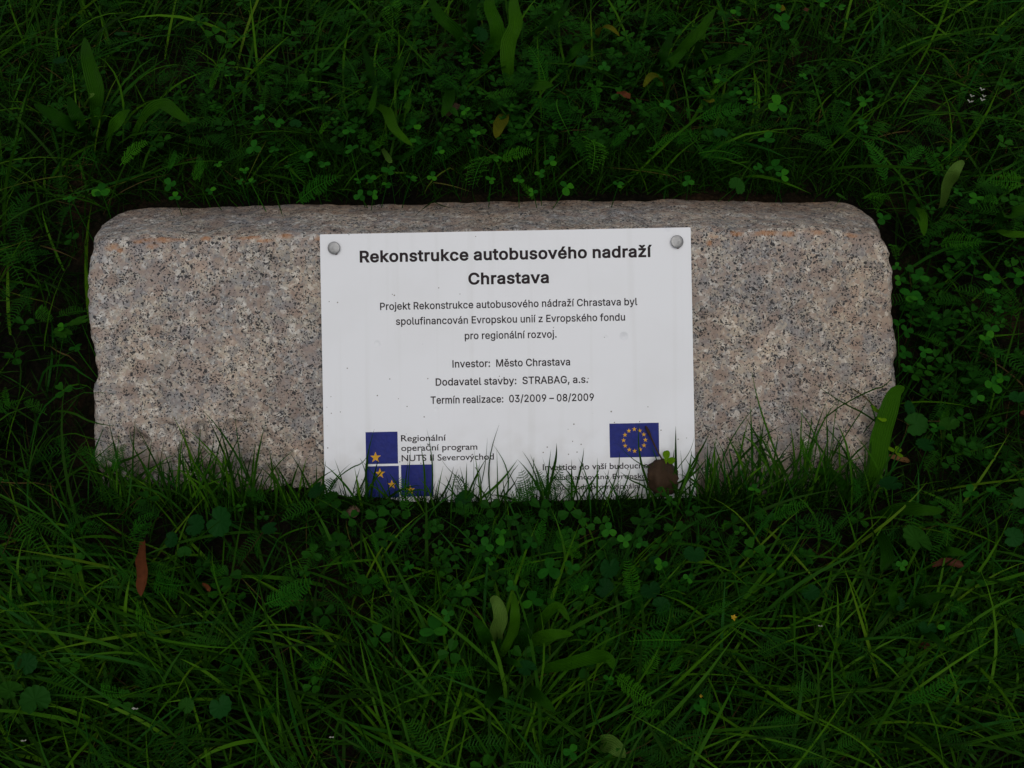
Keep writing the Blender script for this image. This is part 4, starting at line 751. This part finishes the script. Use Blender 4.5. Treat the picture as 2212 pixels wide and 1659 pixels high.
plantain('dark broad leaf slanting across the far lawn, upper right', z5, (30, 560), [([(20, 520), (180, 430), (300, 380), (430, 310)], 84), ([(80, 370), (110, 270), (130, 170)], 56)])
plantain('three broad dark leaves in the near grass right of the plaque', z8, (1060, 320), [([(1080, 262), (1200, 235), (1320, 240), (1430, 240)], 74), ([(1020, 340), (1080, 400), (1110, 480), (1085, 570)], 90), ([(1370, 495), (1450, 465), (1560, 480)], 54)])
plantain('broad dark leaves lying in the near lawn towards the right', z8, (1180, 830), [([(1200, 800), (1300, 740), (1440, 700)], 74), ([(1170, 820), (1150, 730), (1140, 640)], 60), ([(1230, 900), (1340, 920), (1460, 1010)], 50)])
plantain('pale folded leaf at the near edge right of the centre', z7, (1640, 1600), [([(1510, 1500), (1580, 1520), (1655, 1590)], 105, plantp_m, None, .03)])
e = empty('plantain', onground(1868, 1075, 0)); tag(e, 'bright green strap leaf standing up across the stone lower right corner', 'plant', 'ribwort plantains growing in the lawn')
ribbon('leaf', [face(1866, 1075, .004), face(1886, 1010, .016), face(1898, 950, .022), face(1911, 900, .026), face(1930, 850, .028), face(1951, 836, .024)], 41 * PX, plantb_m, e, fold=.12, root=e.location)
ribbon('leaf', [face(1838, 1085, .012), face(1800, 1030, .02), face(1755, 1012, .026)], 22 * PX, plant_m, e, root=e.location)

# ---------------------------------------------------------------- where a plant stands, in words
used = {}
def region(X, Y):
    if 470 < Y < 1055:
        if X < 250: return 'beside the stone left end, ' + ('upper' if Y < 700 else 'lower') + ' half'
        if X > 1860:
            a = 'close beside the stone right end' if X < 2010 else 'well right of the stone'
            return a + (', upper' if Y < 650 else ', middle' if Y < 850 else ', lower') + ' part'
        return 'at the stone foot' + (' left of the plaque' if X < 700 else ' across the plaque' if X < 1495 else ' right of the plaque')
    beh = Y < 470
    k = 0 if X < 300 else 1 if X < 500 else 2 if X < 694 else 3 if X < 890 else 4 if X < 1090 else 5 if X < 1290 else 6 if X < 1486 else 7 if X < 1690 else 8 if X < 1900 else 9
    side = 'above' if beh else 'below'
    col = ['beyond the left corner', side + ' the stone left end', side + ' the plaque left neighbour stretch', side + ' the left screw' if beh else side + ' the three squares', side + ' the word Chrastava' if beh else side + ' the small logo text', side + ' the plaque centre', side + ' the right screw' if beh else side + ' the flag',
           side + ' the stone right of plaque', side + ' the stone right end', 'beyond the right corner'][k]
    if k == 2: col = side + ' the stone left of plaque'
    if beh: r_ = 'at the far edge' if Y < 130 else 'in the far lawn' if Y < 240 else 'in the lawn behind' if Y < 350 else 'hard behind'
    else: r_ = 'close in front' if Y < 1165 else 'in the near lawn' if Y < 1290 else 'in the nearer lawn' if Y < 1440 else 'at the near edge'
    return r_ + ' ' + col
ORD = ['leftmost', 'second from left', 'third from left', 'fourth from left', 'fifth from left', 'sixth from left', 'seventh from left', 'eighth from left', 'ninth from left', 'tenth from left']
reg = []
def finish_labels():
    cells = {}
    for o, kind, X, Y in reg: cells.setdefault((kind, region(X, Y)), []).append((X, o))
    for (kind, rg), L in cells.items():
        L.sort(key=lambda t: t[0])
        for i, (X, o) in enumerate(L):
            if len(L) == 1: o['label'] = '%s, the only one %s' % (kind, rg)
            else: o['label'] = '%s, %s %s' % (kind, ORD[min(i, 9)] if i < len(L) - 1 or i > 9 else 'rightmost', rg)

# ---------------------------------------------------------------- clovers
def clover_meshes(k):
    r_ = random.Random(k); v, f = [], []; n = 12
    for ring in range(4):
        q = (ring + 1) / 4
        for i in range(n):
            a = 2 * math.pi * i / n; rad = .5 * (1 - .13 * max(0, math.cos(a)) ** 10) * (1 + .05 * r_.uniform(-1, 1) * (ring > 2))
            x = .52 + q * rad * math.cos(a); y = q * rad * math.sin(a) * .94 * (.72 + .30 * x)
            v.append((x, y, .20 * abs(y) + .05 * x * x - .10 * q * q * (1 if ring > 1 else 0) * x))
    v.append((.5, 0, -.01)); c = len(v) - 1
    for i in range(n): f.append((c, i, (i + 1) % n))
    for ring in range(3):
        for i in range(n):
            a, b = ring * n + i, ring * n + (i + 1) % n; f.append((a, a + n, b + n, b))
    return mesh('leaflet', v, f)
LF = [clover_meshes(k) for k in range(4)]
for m_ in LF: m_.materials.append(clover_m)
stem_me = None
def stem_mesh():
    v, f = [], []
    for i in range(5):
        s_ = i / 4
        for j in range(4):
            a = j * math.pi / 2; v.append((.035 * math.cos(a) + .25 * s_ * (1 - s_), .035 * math.sin(a), -s_))
    for i in range(4):
        for j in range(4): a, b = i * 4 + j, i * 4 + (j + 1) % 4; f.append((a, a + 4, b + 4, b))
    return mesh('stem', v, f)
stem_me = stem_mesh(); stem_me.materials.append(clover_m)
def clover(X, Y, dia, h=None, pos=None, mat=None, kind='three-leaf clover'):
    """dia: across all three leaflets, in picture units"""
    h = h if h is not None else rnd.uniform(.062, .09)
    p = pos or onground(X, Y, h); s = dia * pxscale(p) * .55
    e = empty('clover', p); e.rotation_euler = (rnd.uniform(-.05, .4), rnd.uniform(-.3, .3), rnd.uniform(0, 6.28)); tag(e, None, 'clover', 'clovers growing in the lawn'); reg.append((e, kind, X, Y))
    for k in range(3):
        o = bpy.data.objects.new('leaflet', rnd.choice(LF)); C.objects.link(o); o.parent = e
        o.rotation_euler = (rnd.uniform(-.12, .12), -rnd.uniform(-.15, .3), k * 2.094 + rnd.uniform(-.15, .15)); q = s * rnd.uniform(.88, 1.1); o.scale = (q, q, q)
        if mat: o.material_slots[0].link = 'OBJECT'; o.material_slots[0].material = mat
    o = bpy.data.objects.new('stem', stem_me); C.objects.link(o); o.parent = e
    hh = max(.012, h if h else .02); o.scale = (.016, .016, hh)
CL = [(z3, [(1680, 780, 95), (1800, 800, 110), (1650, 960, 120), (1780, 975, 75), (1990, 1030, 100), (2100, 1070, 90), (1110, 1200, 100), (1140, 1280, 90), (1630, 1185, 85), (660, 1240, 115), (1420, 1070, 80), (1690, 700, 80), (1870, 1080, 60), (470, 1290, 65), (1490, 495, 60), (1590, 1110, 70), (1370, 1240, 80), (1560, 1180, 60)]),
      (z4, [(55, 850, 90), (65, 970, 110), (470, 820, 110), (490, 915, 85), (315, 1110, 105), (125, 1275, 95), (210, 1260, 80), (460, 1160, 90), (590, 1150, 75), (635, 985, 80), (635, 870, 50), (120, 1175, 85), (190, 1165, 90), (1355, 1050, 100), (1460, 1215, 120), (1795, 1200, 85), (1240, 1250, 70), (2110, 690, 130), (1290, 1130, 75), (1000, 1030, 90), (870, 870, 80), (970, 1170, 75), (405, 620, 100), (800, 720, 80), (300, 1200, 75), (1390, 830, 80), (1150, 1170, 80), (1700, 440, 80), (900, 240, 110)]),
      (z5, [(640, 140, 140), (345, 80, 90), (1010, 60, 100), (610, 690, 150), (1170, 665, 110), (1050, 680, 80), (440, 665, 90), (130, 600, 110), (340, 600, 95), (235, 520, 100), (540, 905, 120), (485, 1095, 90), (590, 1085, 130), (640, 1140, 100), (1160, 790, 95), (1290, 1420, 110), (1890, 1290, 110), (1770, 1250, 80), (900, 20, 90), (1170, 840, 70), (775, 500, 70), (1480, 540, 80), (600, 60, 90), (30, 1180, 90)]),
      (zr, [(285, 425, 100), (235, 530, 120), (175, 445, 70), (280, 550, 80), (360, 645, 75), (215, 725, 90), (168, 680, 75), (200, 850, 95), (312, 840, 85), (690, 430, 110), (820, 430, 110), (680, 720, 90), (712, 850, 80), (690, 1020, 115), (600, 1090, 90), (740, 985, 80), (378, 1262, 95), (580, 340, 75), (650, 775, 80), (160, 370, 60), (720, 610, 70), (210, 930, 70), (690, 510, 90)]),
      (z7, [(945, 360, 120), (1210, 500, 150), (1110, 680, 140), (540, 850, 195), (840, 365, 110), (930, 290, 85), (1400, 595, 125), (1560, 270, 100), (820, 265, 90), (990, 600, 80), (870, 450, 70), (1340, 490, 100), (1650, 330, 90), (1100, 350, 90), (1745, 345, 80), (1860, 470, 90), (1560, 1140, 75), (390, 480, 80), (620, 760, 80), (1340, 1560, 100)]),
      (z8, [(30, 610, 70), (100, 1320, 110), (1870, 300, 60), (1700, 130, 80), (1580, 140, 90), (390, 120, 75), (1440, 880, 80), (1200, 540, 70)]),
      (zl, [(385, 905, 75), (320, 800, 70), (510, 125, 85), (350, 160, 60)])]
for z, L in CL:
    for (x, y, d) in L:
        X, Y = z(x, y)
        clover(X, Y, d * ZS[z] * .92)
for (X, Y, d) in ((1898, 893, 44),):
    clover(X, Y, d, pos=face(X, Y, .02), h=.05, mat=lime_m, kind='yellow-green clover')
clover(1906, 948, 36, pos=face(1932, 975, .012), h=.05, mat=lime_m, kind='yellow-green clover')
clover(1432, 985, 40, pos=face(1440, 992, .024), h=.05, mat=lime_m, kind='yellow-green clover')

# ---------------------------------------------------------------- yarrow fronds
def frond_mesh(k):
    r_ = random.Random(100 + k); v, f = [], []
    def rib(p0, p1, w0, w1, nz=None):
        d = (p1 - p0).normalized(); s = d.cross(nz or Vector((0, 0, 1))).normalized(); b = len(v)
        v.extend([p0 - s * w0, p0 + s * w0, p1 + s * w1, p1 - s * w1]); f.append((b, b + 1, b + 2, b + 3))
    def mid(t): return Vector((t, .05 * math.sin(t * 3 + k) * (1 if k % 2 else -1), .16 * math.sin(t * math.pi * .85) - .10 * t))
    n = 17
    for i in range(n):
        t = .12 + .86 * i / n; c = mid(t); L = .17 * math.sin(math.pi * min(1, (t - .05) * .93 + .10)) ** .7 * r_.uniform(.85, 1.12)
        for s in (-1, 1):
            a = R(r_.uniform(52, 70)); d = Vector((math.cos(a), s * math.sin(a), r_.uniform(.05, .45))).normalized()
            d2 = (d + Vector((.25, 0, -.2))).normalized(); m_ = c + d * L * .55; e_ = m_ + d2 * L * .45
            rib(c, m_, .0075, .0065); rib(m_, e_, .0065, .002)
            for q in (.25, .42, .58, .74, .9):
                b0 = c + (m_ - c) * (q / .55) if q < .55 else m_ + (e_ - m_) * ((q - .55) / .45)
                for s2 in (-1, 1):
                    a2 = math.atan2(d.y, d.x) + s2 * R(r_.uniform(38, 62)); l2 = L * .30 * (1.05 - q * .6) * r_.uniform(.7, 1.2)
                    rib(b0, b0 + Vector((math.cos(a2), math.sin(a2), r_.uniform(-.2, .7))).normalized() * l2, .0058, .0012)
    me = mesh('pinnae', v, f, False); v.clear(); f.clear()
    P_ = [mid(i / 12 * 1.0) for i in range(13)]
    for i in range(12): rib(P_[i], P_[i + 1], .010 * (1 - i / 14), .010 * (1 - (i + 1) / 14))
    m2 = mesh('midrib', [p + Vector((0, 0, .003)) for p in v], f); return me, m2
FR = [frond_mesh(k) for k in range(6)]
for a, b in FR: a.materials.append(yarrow_m); b.materials.append(yarrow_m)
def frond(b, t, hb_=.02, ht=.06, P0=None, P1=None, kind='feathery yarrow frond', wide=1.0):
    p0 = P0 or onground(*b, hb_); p1 = P1 or onground(*t, ht)
    d = p1 - p0; L = d.length; x = d.normalized(); up = (NH + Vector((rnd.uniform(-.35, .35), rnd.uniform(-.2, .5), 0))).normalized()
    y = up.cross(x).normalized(); zz = x.cross(y)
    M_ = Matrix((x, y, zz)).transposed().to_4x4(); M_.translation = p0
    a, b2 = rnd.choice(FR)
    o = bpy.data.objects.new('yarrow_leaf', a); C.objects.link(o); s = L * 1.05; o.matrix_world = M_ @ Matrix.Diagonal((s, s * wide, s, 1))
    q = bpy.data.objects.new('midrib', b2); C.objects.link(q); q.parent = o
    tag(o, None, 'leaf', 'yarrow fronds growing in the lawn'); reg.append((o, kind, *t))
YA = [(z3, [((780, 1065), (965, 940)), ((1300, 1180), (1290, 1010)), ((1390, 1180), (1300, 1090)), ((1920, 1300), (2190, 1180)), ((2030, 1000), (1850, 890)), ((1370, 600), (1430, 440)), ((490, 1110), (640, 1040)), ((1100, 1110), (1140, 980)), ((1680, 570), (1760, 470)), ((1860, 700), (1940, 590)), ((1480, 760), (1350, 700)), ((1990, 560), (1900, 620)), ((2070, 870), (2150, 800)), ((1250, 1150), (1360, 1080)), ((30, 600), (70, 540)), ((1930, 1180), (1960, 1130)), ((250, 330), (190, 350))]),
      (z4, [((1330, 570), (1215, 315)), ((800, 570), (795, 400)), ((1400, 650), (1480, 860)), ((1280, 640), (1290, 790)), ((1030, 1025), (1235, 1000)), ((1080, 940), (1235, 865)), ((945, 1030), (875, 1200)), ((1550, 890), (1640, 1110)), ((1650, 720), (1625, 560)), ((620, 520), (745, 600)), ((2000, 985), (2215, 880)), ((230, 250), (330, 310)), ((250, 380), (320, 500)), ((1430, 190), (1560, 270)), ((2110, 60), (2215, 20)), ((240, 970), (290, 870)), ((1400, 660), (1500, 720)), ((1560, 1000), (1480, 940)), ((2050, 700), (1950, 760)), ((1900, 300), (1850, 420)), ((1600, 350), (1820, 430)), ((380, 60), (500, 30)), ((2060, 110), (2170, 160)), ((300, 60), (380, 160)), ((1740, 940), (1880, 860)), ((1330, 900), (1420, 820))]),
      (z5, [((100, 790), (395, 690)), ((110, 980), (355, 1040)), ((-40, 950), (95, 850)), ((1295, 1210), (1200, 910)), ((1400, 1120), (1540, 950)), ((1660, 1040), (1845, 915)), ((1660, 1140), (1545, 960)), ((1150, 1290), (1335, 1290)), ((1270, 1200), (1410, 1180)), ((2180, 1210), (1980, 1150)), ((1640, 1610), (1915, 1570)), ((1020, 890), (970, 815)), ((420, 320), (445, 220)), ((1650, 640), (1765, 550)), ((300, 460), (240, 560)), ((30, 780), (20, 700)), ((1330, 100), (1400, 60)), ((2040, 1320), (1920, 1300)), ((1700, 60), (1600, 30))]),
      (z6, [((850, 300), (735, 460)), ((740, 350), (850, 270)), ((460, 330), (585, 345)), ((540, 430), (465, 495)), ((410, 330), (370, 470)), ((860, 610), (1010, 640)), ((990, 690), (850, 650)), ((1450, 760), (1715, 620)), ((1260, 800), (1200, 965)), ((1550, 790), (1700, 640)), ((760, 770), (880, 860)), ((1410, 990), (1330, 1130)), ((1490, 1050), (1500, 1170)), ((1430, 510), (1440, 400)), ((1280, 420), (1350, 490)), ((660, 580), (735, 600)), ((1780, 500), (1870, 480)), ((1830, 850), (1760, 960)), ((1800, 570), (1720, 490)), ((60, 730), (180, 760)), ((560, 1230), (690, 1230)), ((1520, 1270), (1440, 1350)), ((1640, 620), (1580, 560)), ((1690, 420), (1730, 380)), ((480, 180), (440, 260)), ((1700, 1100), (1830, 1020)), ((340, 760), (240, 690)), ((1180, 600), (1250, 540))]),
      (z7, [((1130, 370), (1200, 200)), ((780, 490), (790, 360)), ((940, 480), (1135, 510)), ((1110, 600), (1265, 650)), ((880, 600), (785, 540)), ((600, 1090), (780, 1070)), ((1240, 370), (1305, 265)), ((1390, 440), (1320, 330)), ((1700, 660), (1655, 450)), ((1710, 770), (1790, 670)), ((1995, 890), (1680, 930)), ((1590, 1130), (1810, 1260)), ((1740, 1110), (1840, 990)), ((20, 490), (90, 400)), ((130, 500), (50, 420)), ((190, 590), (255, 530)), ((630, 660), (640, 590)), ((1490, 560), (1300, 640)), ((210, 400), (200, 290)), ((290, 690), (360, 650)), ((350, 1010), (430, 990)), ((1900, 1090), (1980, 1000)), ((1940, 720), (1830, 740)), ((400, 640), (460, 590)), ((1980, 660), (1870, 650)), ((1150, 1450), (1290, 1490)), ((1860, 1330), (1700, 1290)), ((120, 540), (20, 560)), ((90, 300), (20, 260)), ((330, 440), (260, 400))]),
      (z8, [((410, 210), (430, 380)), ((480, 275), (690, 220)), ((1380, 290), (1450, 420)), ((1270, 180), (1200, 140)), ((1450, 710), (1560, 860)), ((1270, 590), (1310, 660)), ((550, 320), (610, 400)), ((220, 350), (270, 310)), ((120, 790), (265, 750)), ((350, 830), (410, 870)), ((1190, 1290), (1490, 1130)), ((940, 60), (930, 190)), ((640, 690), (700, 640)), ((60, 700), (160, 730)), ((1560, 810), (1440, 760)), ((1700, 560), (1800, 600)), ((1130, 700), (1150, 620)), ((470, 1420), (620, 1380)), ((940, 1150), (960, 1220)), ((450, 480), (370, 520))]),
      (zr, [((430, 290), (615, 225)), ((130, 250), (160, 330)), ((50, 60), (20, 10)), ((560, 870), (620, 880)), ((420, 1230), (430, 1150))]),
      (zl, [((330, 1500), (360, 1400)), ((560, 1520), (640, 1390)), ((60, 1200), (30, 1100)), ((200, 700), (270, 760))])]
for z, L in YA:
    for b, t in L: frond(z(*b), z(*t), rnd.uniform(.04, .06), rnd.uniform(.068, .098), wide=rnd.uniform(.9, 1.25))
# fronds standing up in front of the plaque and the stone
for b, t, wd in ((zB(250, 1130), zB(75, 735), 1.5), (zB(370, 1040), zB(315, 705), 1.3), (zB(470, 1120), zB(560, 655), 1.1), (zB(630, 1100), zB(640, 760), 1.0), (z7(0, 250), z7(-70, 60), 1.7), (z7(1165, 380), z7(1110, 150), 1.4), (zR(1150, 1080), zR(1130, 850), 1.3), (zR(600, 1010), zR(520, 900), 1.2), (zL(330, 850), zL(120, 680), 1.6), (zL(450, 880), zL(420, 640), 1.7)):
    frond(b, t, P0=face(*b, .012), P1=face(*t, .035), kind='upright feathery yarrow frond', wide=wd)
frond(zM(1255, 1290), zM(1160, 1200), .05, .075); 
# ---------------------------------------------------------------- round scalloped leaves
def round_leaf(k):
    r_ = random.Random(50 + k); v, f = [(0, 0, -.06)], []; n = 54; rr = (.3, .55, .8, .93, 1.0)
    for q in rr:
        for i in range(n):
            a = 2 * math.pi * i / n; da = min(abs(a - math.pi), .6) / .6; lobe = (abs(math.sin(a * 5.5)) ** .6 * .12 - .12) * q ** 6
            rad = q * (1 + lobe) * (.25 + .75 * da ** .5 if abs(a - math.pi) < .6 else 1)
            z = .16 * q * q - .05 * q + .028 * math.cos(a * 11) * q + .04 * math.sin(a * 2 + k)
            v.append((rad * math.cos(a), rad * math.sin(a), z))
    for i in range(n): f.append((0, 1 + i, 1 + (i + 1) % n))
    for m_ in range(len(rr) - 1):
        for i in range(n): a, b = 1 + m_ * n + i, 1 + m_ * n + (i + 1) % n; f.append((a, a + n, b + n, b))
    return mesh('round_leaf', v, f)
RL = [round_leaf(k) for k in range(3)]
for m_ in RL: m_.materials.append(ivy_m)
IV = [(z7, [(1565, 490, 66), (1530, 605, 58), (1800, 620, 62), (1860, 710, 55), (1080, 1075, 60), (720, 85, 62), (1830, 450, 40)]), (z6, [(1215, 300, 86), (1080, 320, 62), (950, 400, 45), (1490, 340, 48), (200, 1280, 82), (1220, 1315, 66), (1030, 1310, 44), (1020, 470, 40), (150, 1080, 60), (60, 1230, 70), (1750, 130, 60)]),
      (z8, [(1140, 95, 66), (1280, 400, 92), (1860, 170, 60), (1810, 385, 55), (60, 480, 60), (1340, 890, 50), (700, 690, 50), (1180, 750, 40), (1840, 930, 45)]), (zl, [(400, 775, 62), (320, 830, 45)]), (zr, [(265, 1240, 66), (320, 1355, 56), (230, 1155, 48), (450, 1240, 56), (830, 1090, 50)]), (z5, [(345, 1210, 62), (1020, 1280, 40), (240, 870, 50)]), (z4, [(900, 230, 55), (1560, 400, 45)]), (z3, [(400, 400, 50), (800, 230, 50), (1920, 810, 40)])]
for z, L in IV:
    for (x, y, r_) in L:
        X, Y = z(x, y); h = rnd.uniform(.055, .08); p = onground(X, Y, h) if not (700 < X < 1500 and Y < 1085) else face(X, Y, .03)
        o = bpy.data.objects.new('round_leaf', rnd.choice(RL)); C.objects.link(o); o.location = p; s = r_ * ZS[z] * pxscale(p)
        o.scale = (s, s, s); o.rotation_euler = (rnd.uniform(.1, .6), rnd.uniform(-.25, .25), rnd.uniform(0, 6.28)); tag(o, None, 'leaf', 'round scalloped leaves in the lawn'); reg.append((o, 'round scalloped leaf', X, Y))
        q = bpy.data.objects.new('stem', stem_me); C.objects.link(q); q.parent = o; q.scale = (.9, .9, h / s); q.location = (-.15, 0, -.05)
finish_labels()

# ---------------------------------------------------------------- dead leaves, flowers, litter
def dead(name, z, pl, width, mat, label, h0=.03, h1=.06, fold=.3, hs_=None):
    P_ = path(z, pl, h0, h1) if hs_ is None else [face(*z(*q), h) for q, h in zip(pl, hs_)]
    o = ribbon(name, P_, width * ZS.get(z, .18229) * pxscale(P_[1]), mat, None, fold=fold, blunt=True, ragged=.3); tag(o, label, 'leaf'); return o
dead('dead_leaf', z6, [(795, 410), (790, 500), (795, 600), (782, 710)], 58, orange_m, 'long narrow orange-brown dead leaf standing in the grass left of centre', .05, .066)
dead('dead_leaf', z8, [(1365, 540), (1450, 520), (1540, 545)], 42, redleaf_m, 'reddish dead leaf lying under grass in the near lawn at the right', .05, .06)
dead('dead_leaf', z8, [(1290, 985), (1330, 980), (1335, 1015)], 34, redleaf_m, 'small curled reddish leaf low in the near lawn towards the right', .03, .045)
dead('dead_leaf', z4, [(1780, 610), (1830, 620), (1868, 645)], 42, orange_m, 'small reddish leaf in the far lawn right of centre, above the right screw', .05, .065)
dead('dead_leaf', z4, [(690, 760), (730, 720), (760, 680)], 44, brownleaf_m, 'small brown leaf scrap behind the stone, left of centre', .04, .055)
dead('dead_leaf', z5, [(570, 65), (620, 70), (660, 60)], 44, yellow_m, 'yellow and orange leaf scrap at the far edge right of centre', .05, .07)
dead('dead_leaf', z5, [(760, 70), (790, 75), (800, 60)], 30, redleaf_m, 'tiny red-brown leaf scrap at the far edge near the upper right', .05, .07)
dead('dead_leaf', z5, [(125, 650), (165, 665), (205, 655)], 22, yellow_m, 'narrow yellow leaf scrap in the lawn behind the stone, right half', .05, .065)
dead('dead_leaf', zR, [(1790, 1010), (1890, 1030), (2010, 1060)], 65, simple('tan_dead_leaf', (.16, .085, .03), .7), 'tan dead leaf behind grass stalks at the stone lower right corner', 0, 0, .2, hs_=(.0, -.01, -.02))
dead('dead_leaf', zr, [(835, 1190), (870, 1175), (900, 1150)], 40, redleaf_m, 'small reddish leaf at the right picture edge beside the stone', .04, .06)
dead('dead_leaf', z6, [(1120, 640), (1150, 660), (1160, 685)], 22, orange_m, 'tiny orange leaf scrap in the near lawn left of centre', .05, .06)
ZS[zR] = .2604; ZS[zB] = .18229
# curled brown leaf leaning on the plaque
def curled():
    n, m = 14, 13; v, f = [], []; r_ = random.Random(3)
    for i in range(n):
        s_ = i / (n - 1)
        for j in range(m):
            a = (j / (m - 1)) * 2 - 1; X = 1398 + (s_ * 66) + 5 * noise.noise(Vector((s_ * 4, a * 3, 0))); half = 40 * math.sin(math.pi * min(1, s_ * .76 + .14)) ** .6
            Y = 1028 + s_ * 8 + a * half + 5 * noise.noise(Vector((s_ * 5, a * 6, 4)))
            wz = .020 + .016 * (1 - a * a) - .012 * s_ + .004 * noise.noise(Vector((s_ * 4, a * 4, 8))) + .016 * max(0, 1 - abs(s_ - .38) * 2)
            v.append(face(X, Y, wz))
    for i in range(n - 1):
        for j in range(m - 1): f.append((i * m + j, i * m + j + 1, (i + 1) * m + j + 1, (i + 1) * m + j))
    root = face(1420, 1065, .012); e = empty('dead_leaf', root); tag(e, 'curled dark brown dead leaf leaning on the plaque below the flag', 'leaf')
    l = link('leaf_blade', mesh('leaf_blade', [p - root for p in v], f), brownleaf_m, e)
    sol = l.modifiers.new('thickness', 'SOLIDIFY'); sol.thickness = .0009
    P_ = [face(1428, 990, .03), face(1418, 972, .022), face(1405, 944, .014), face(1394, 920, .010)]; v, f = [], []
    for i, p in enumerate(catmull(P_, 10)):
        for k in range(5):
            a = k * 2 * math.pi / 5; r2 = (.0011 if i < 7 else .0019 if i < 9 else .0012); v.append(p + (Vector((1, 0, 0)) * math.cos(a) + NH * math.sin(a)) * r2 - root)
    for i in range(9):
        for k in range(5): a, b = i * 5 + k, i * 5 + (k + 1) % 5; f.append((a, b, b + 5, a + 5))
    link('leaf_stalk', mesh('leaf_stalk', v, f), brownleaf_m, e)
curled()
def petals(name, X, Y, n, size, mat, label, cat, h=.06):
    p = onground(X, Y, h); v, f = [], []
    for k in range(n):
        a = 2 * math.pi * k / n + rnd.uniform(-.2, .2); b = len(v); c, s = math.cos(a), math.sin(a); L = size * rnd.uniform(.8, 1.2)
        for (x, y, z) in ((0, -.08, 0), (0, .08, 0), (.55, .3, .25), (1, 0, .35), (.55, -.3, .25)): v.append((L * (x * c - y * s), L * (x * s + y * c), L * z))
        f.append((b, b + 1, b + 2, b + 3, b + 4))
    o = link(name, mesh(name, v, f), mat); o.location = p; tag(o, label, cat); return o
petals('yellow_flower', 1583, 1333, 5, .0035, yell_m, 'tiny yellow flower in the near grass right of centre', 'flower')
petals('yellow_flower', 1513, 1502, 4, .002, yell_m, 'tiny yellow flower bud at the near edge right of centre', 'flower')
for k, (X, Y) in enumerate(((2118, 196), (2122, 210), (2096, 210), (2092, 222), (2118, 218))):
    petals('flower_spikelet', X, Y, 3, .0038, petal_m, '%s of the white grass flower spikelets in the far lawn at the right' % ('topmost', 'rightmost', 'leftmost', 'lowest', 'middle')[k], 'flower', .07)['group'] = 'white spikelets'
petals('petal', 296, 1529, 2, .0035, petal_m, 'white petal fleck in the near grass towards the left', 'petal', .05)
petals('petal', 55, 1598, 2, .003, petal_m, 'tiny white petal fleck at the lower left picture corner', 'petal', .05)
petals('petal', 1770, 1351, 2, .003, petal_m, 'tiny white petal fleck in the near grass towards the right', 'petal', .05)
petals('petal', 718, 1590, 2, .0025, petal_m, 'tiny white petal fleck at the near edge left of centre', 'petal', .05)
# pebble of soil and litter at the stone foot
def pebble(X, Y, s, label):
    bm = bmesh.new(); bmesh.ops.create_icosphere(bm, subdivisions=3, radius=1)
    for v in bm.verts: v.co *= 1 + .35 * noise.noise(v.co * 1.3 + Vector((X, Y, 0))) ; v.co.z *= .6
    me = bpy.data.meshes.new('pebble'); bm.to_mesh(me); bm.free(); me.polygons.foreach_set('use_smooth', [True] * len(me.polygons))
    o = link('pebble', me, simple('pebble_stone', (.11, .07, .045), .8)); p = onground(X, Y, .008); o.location = p; o.scale = (s, s, s); tag(o, label, 'stone')
pebble(764, 1103, .007, 'small tan pebble in the soil at the stone foot left of the plaque')
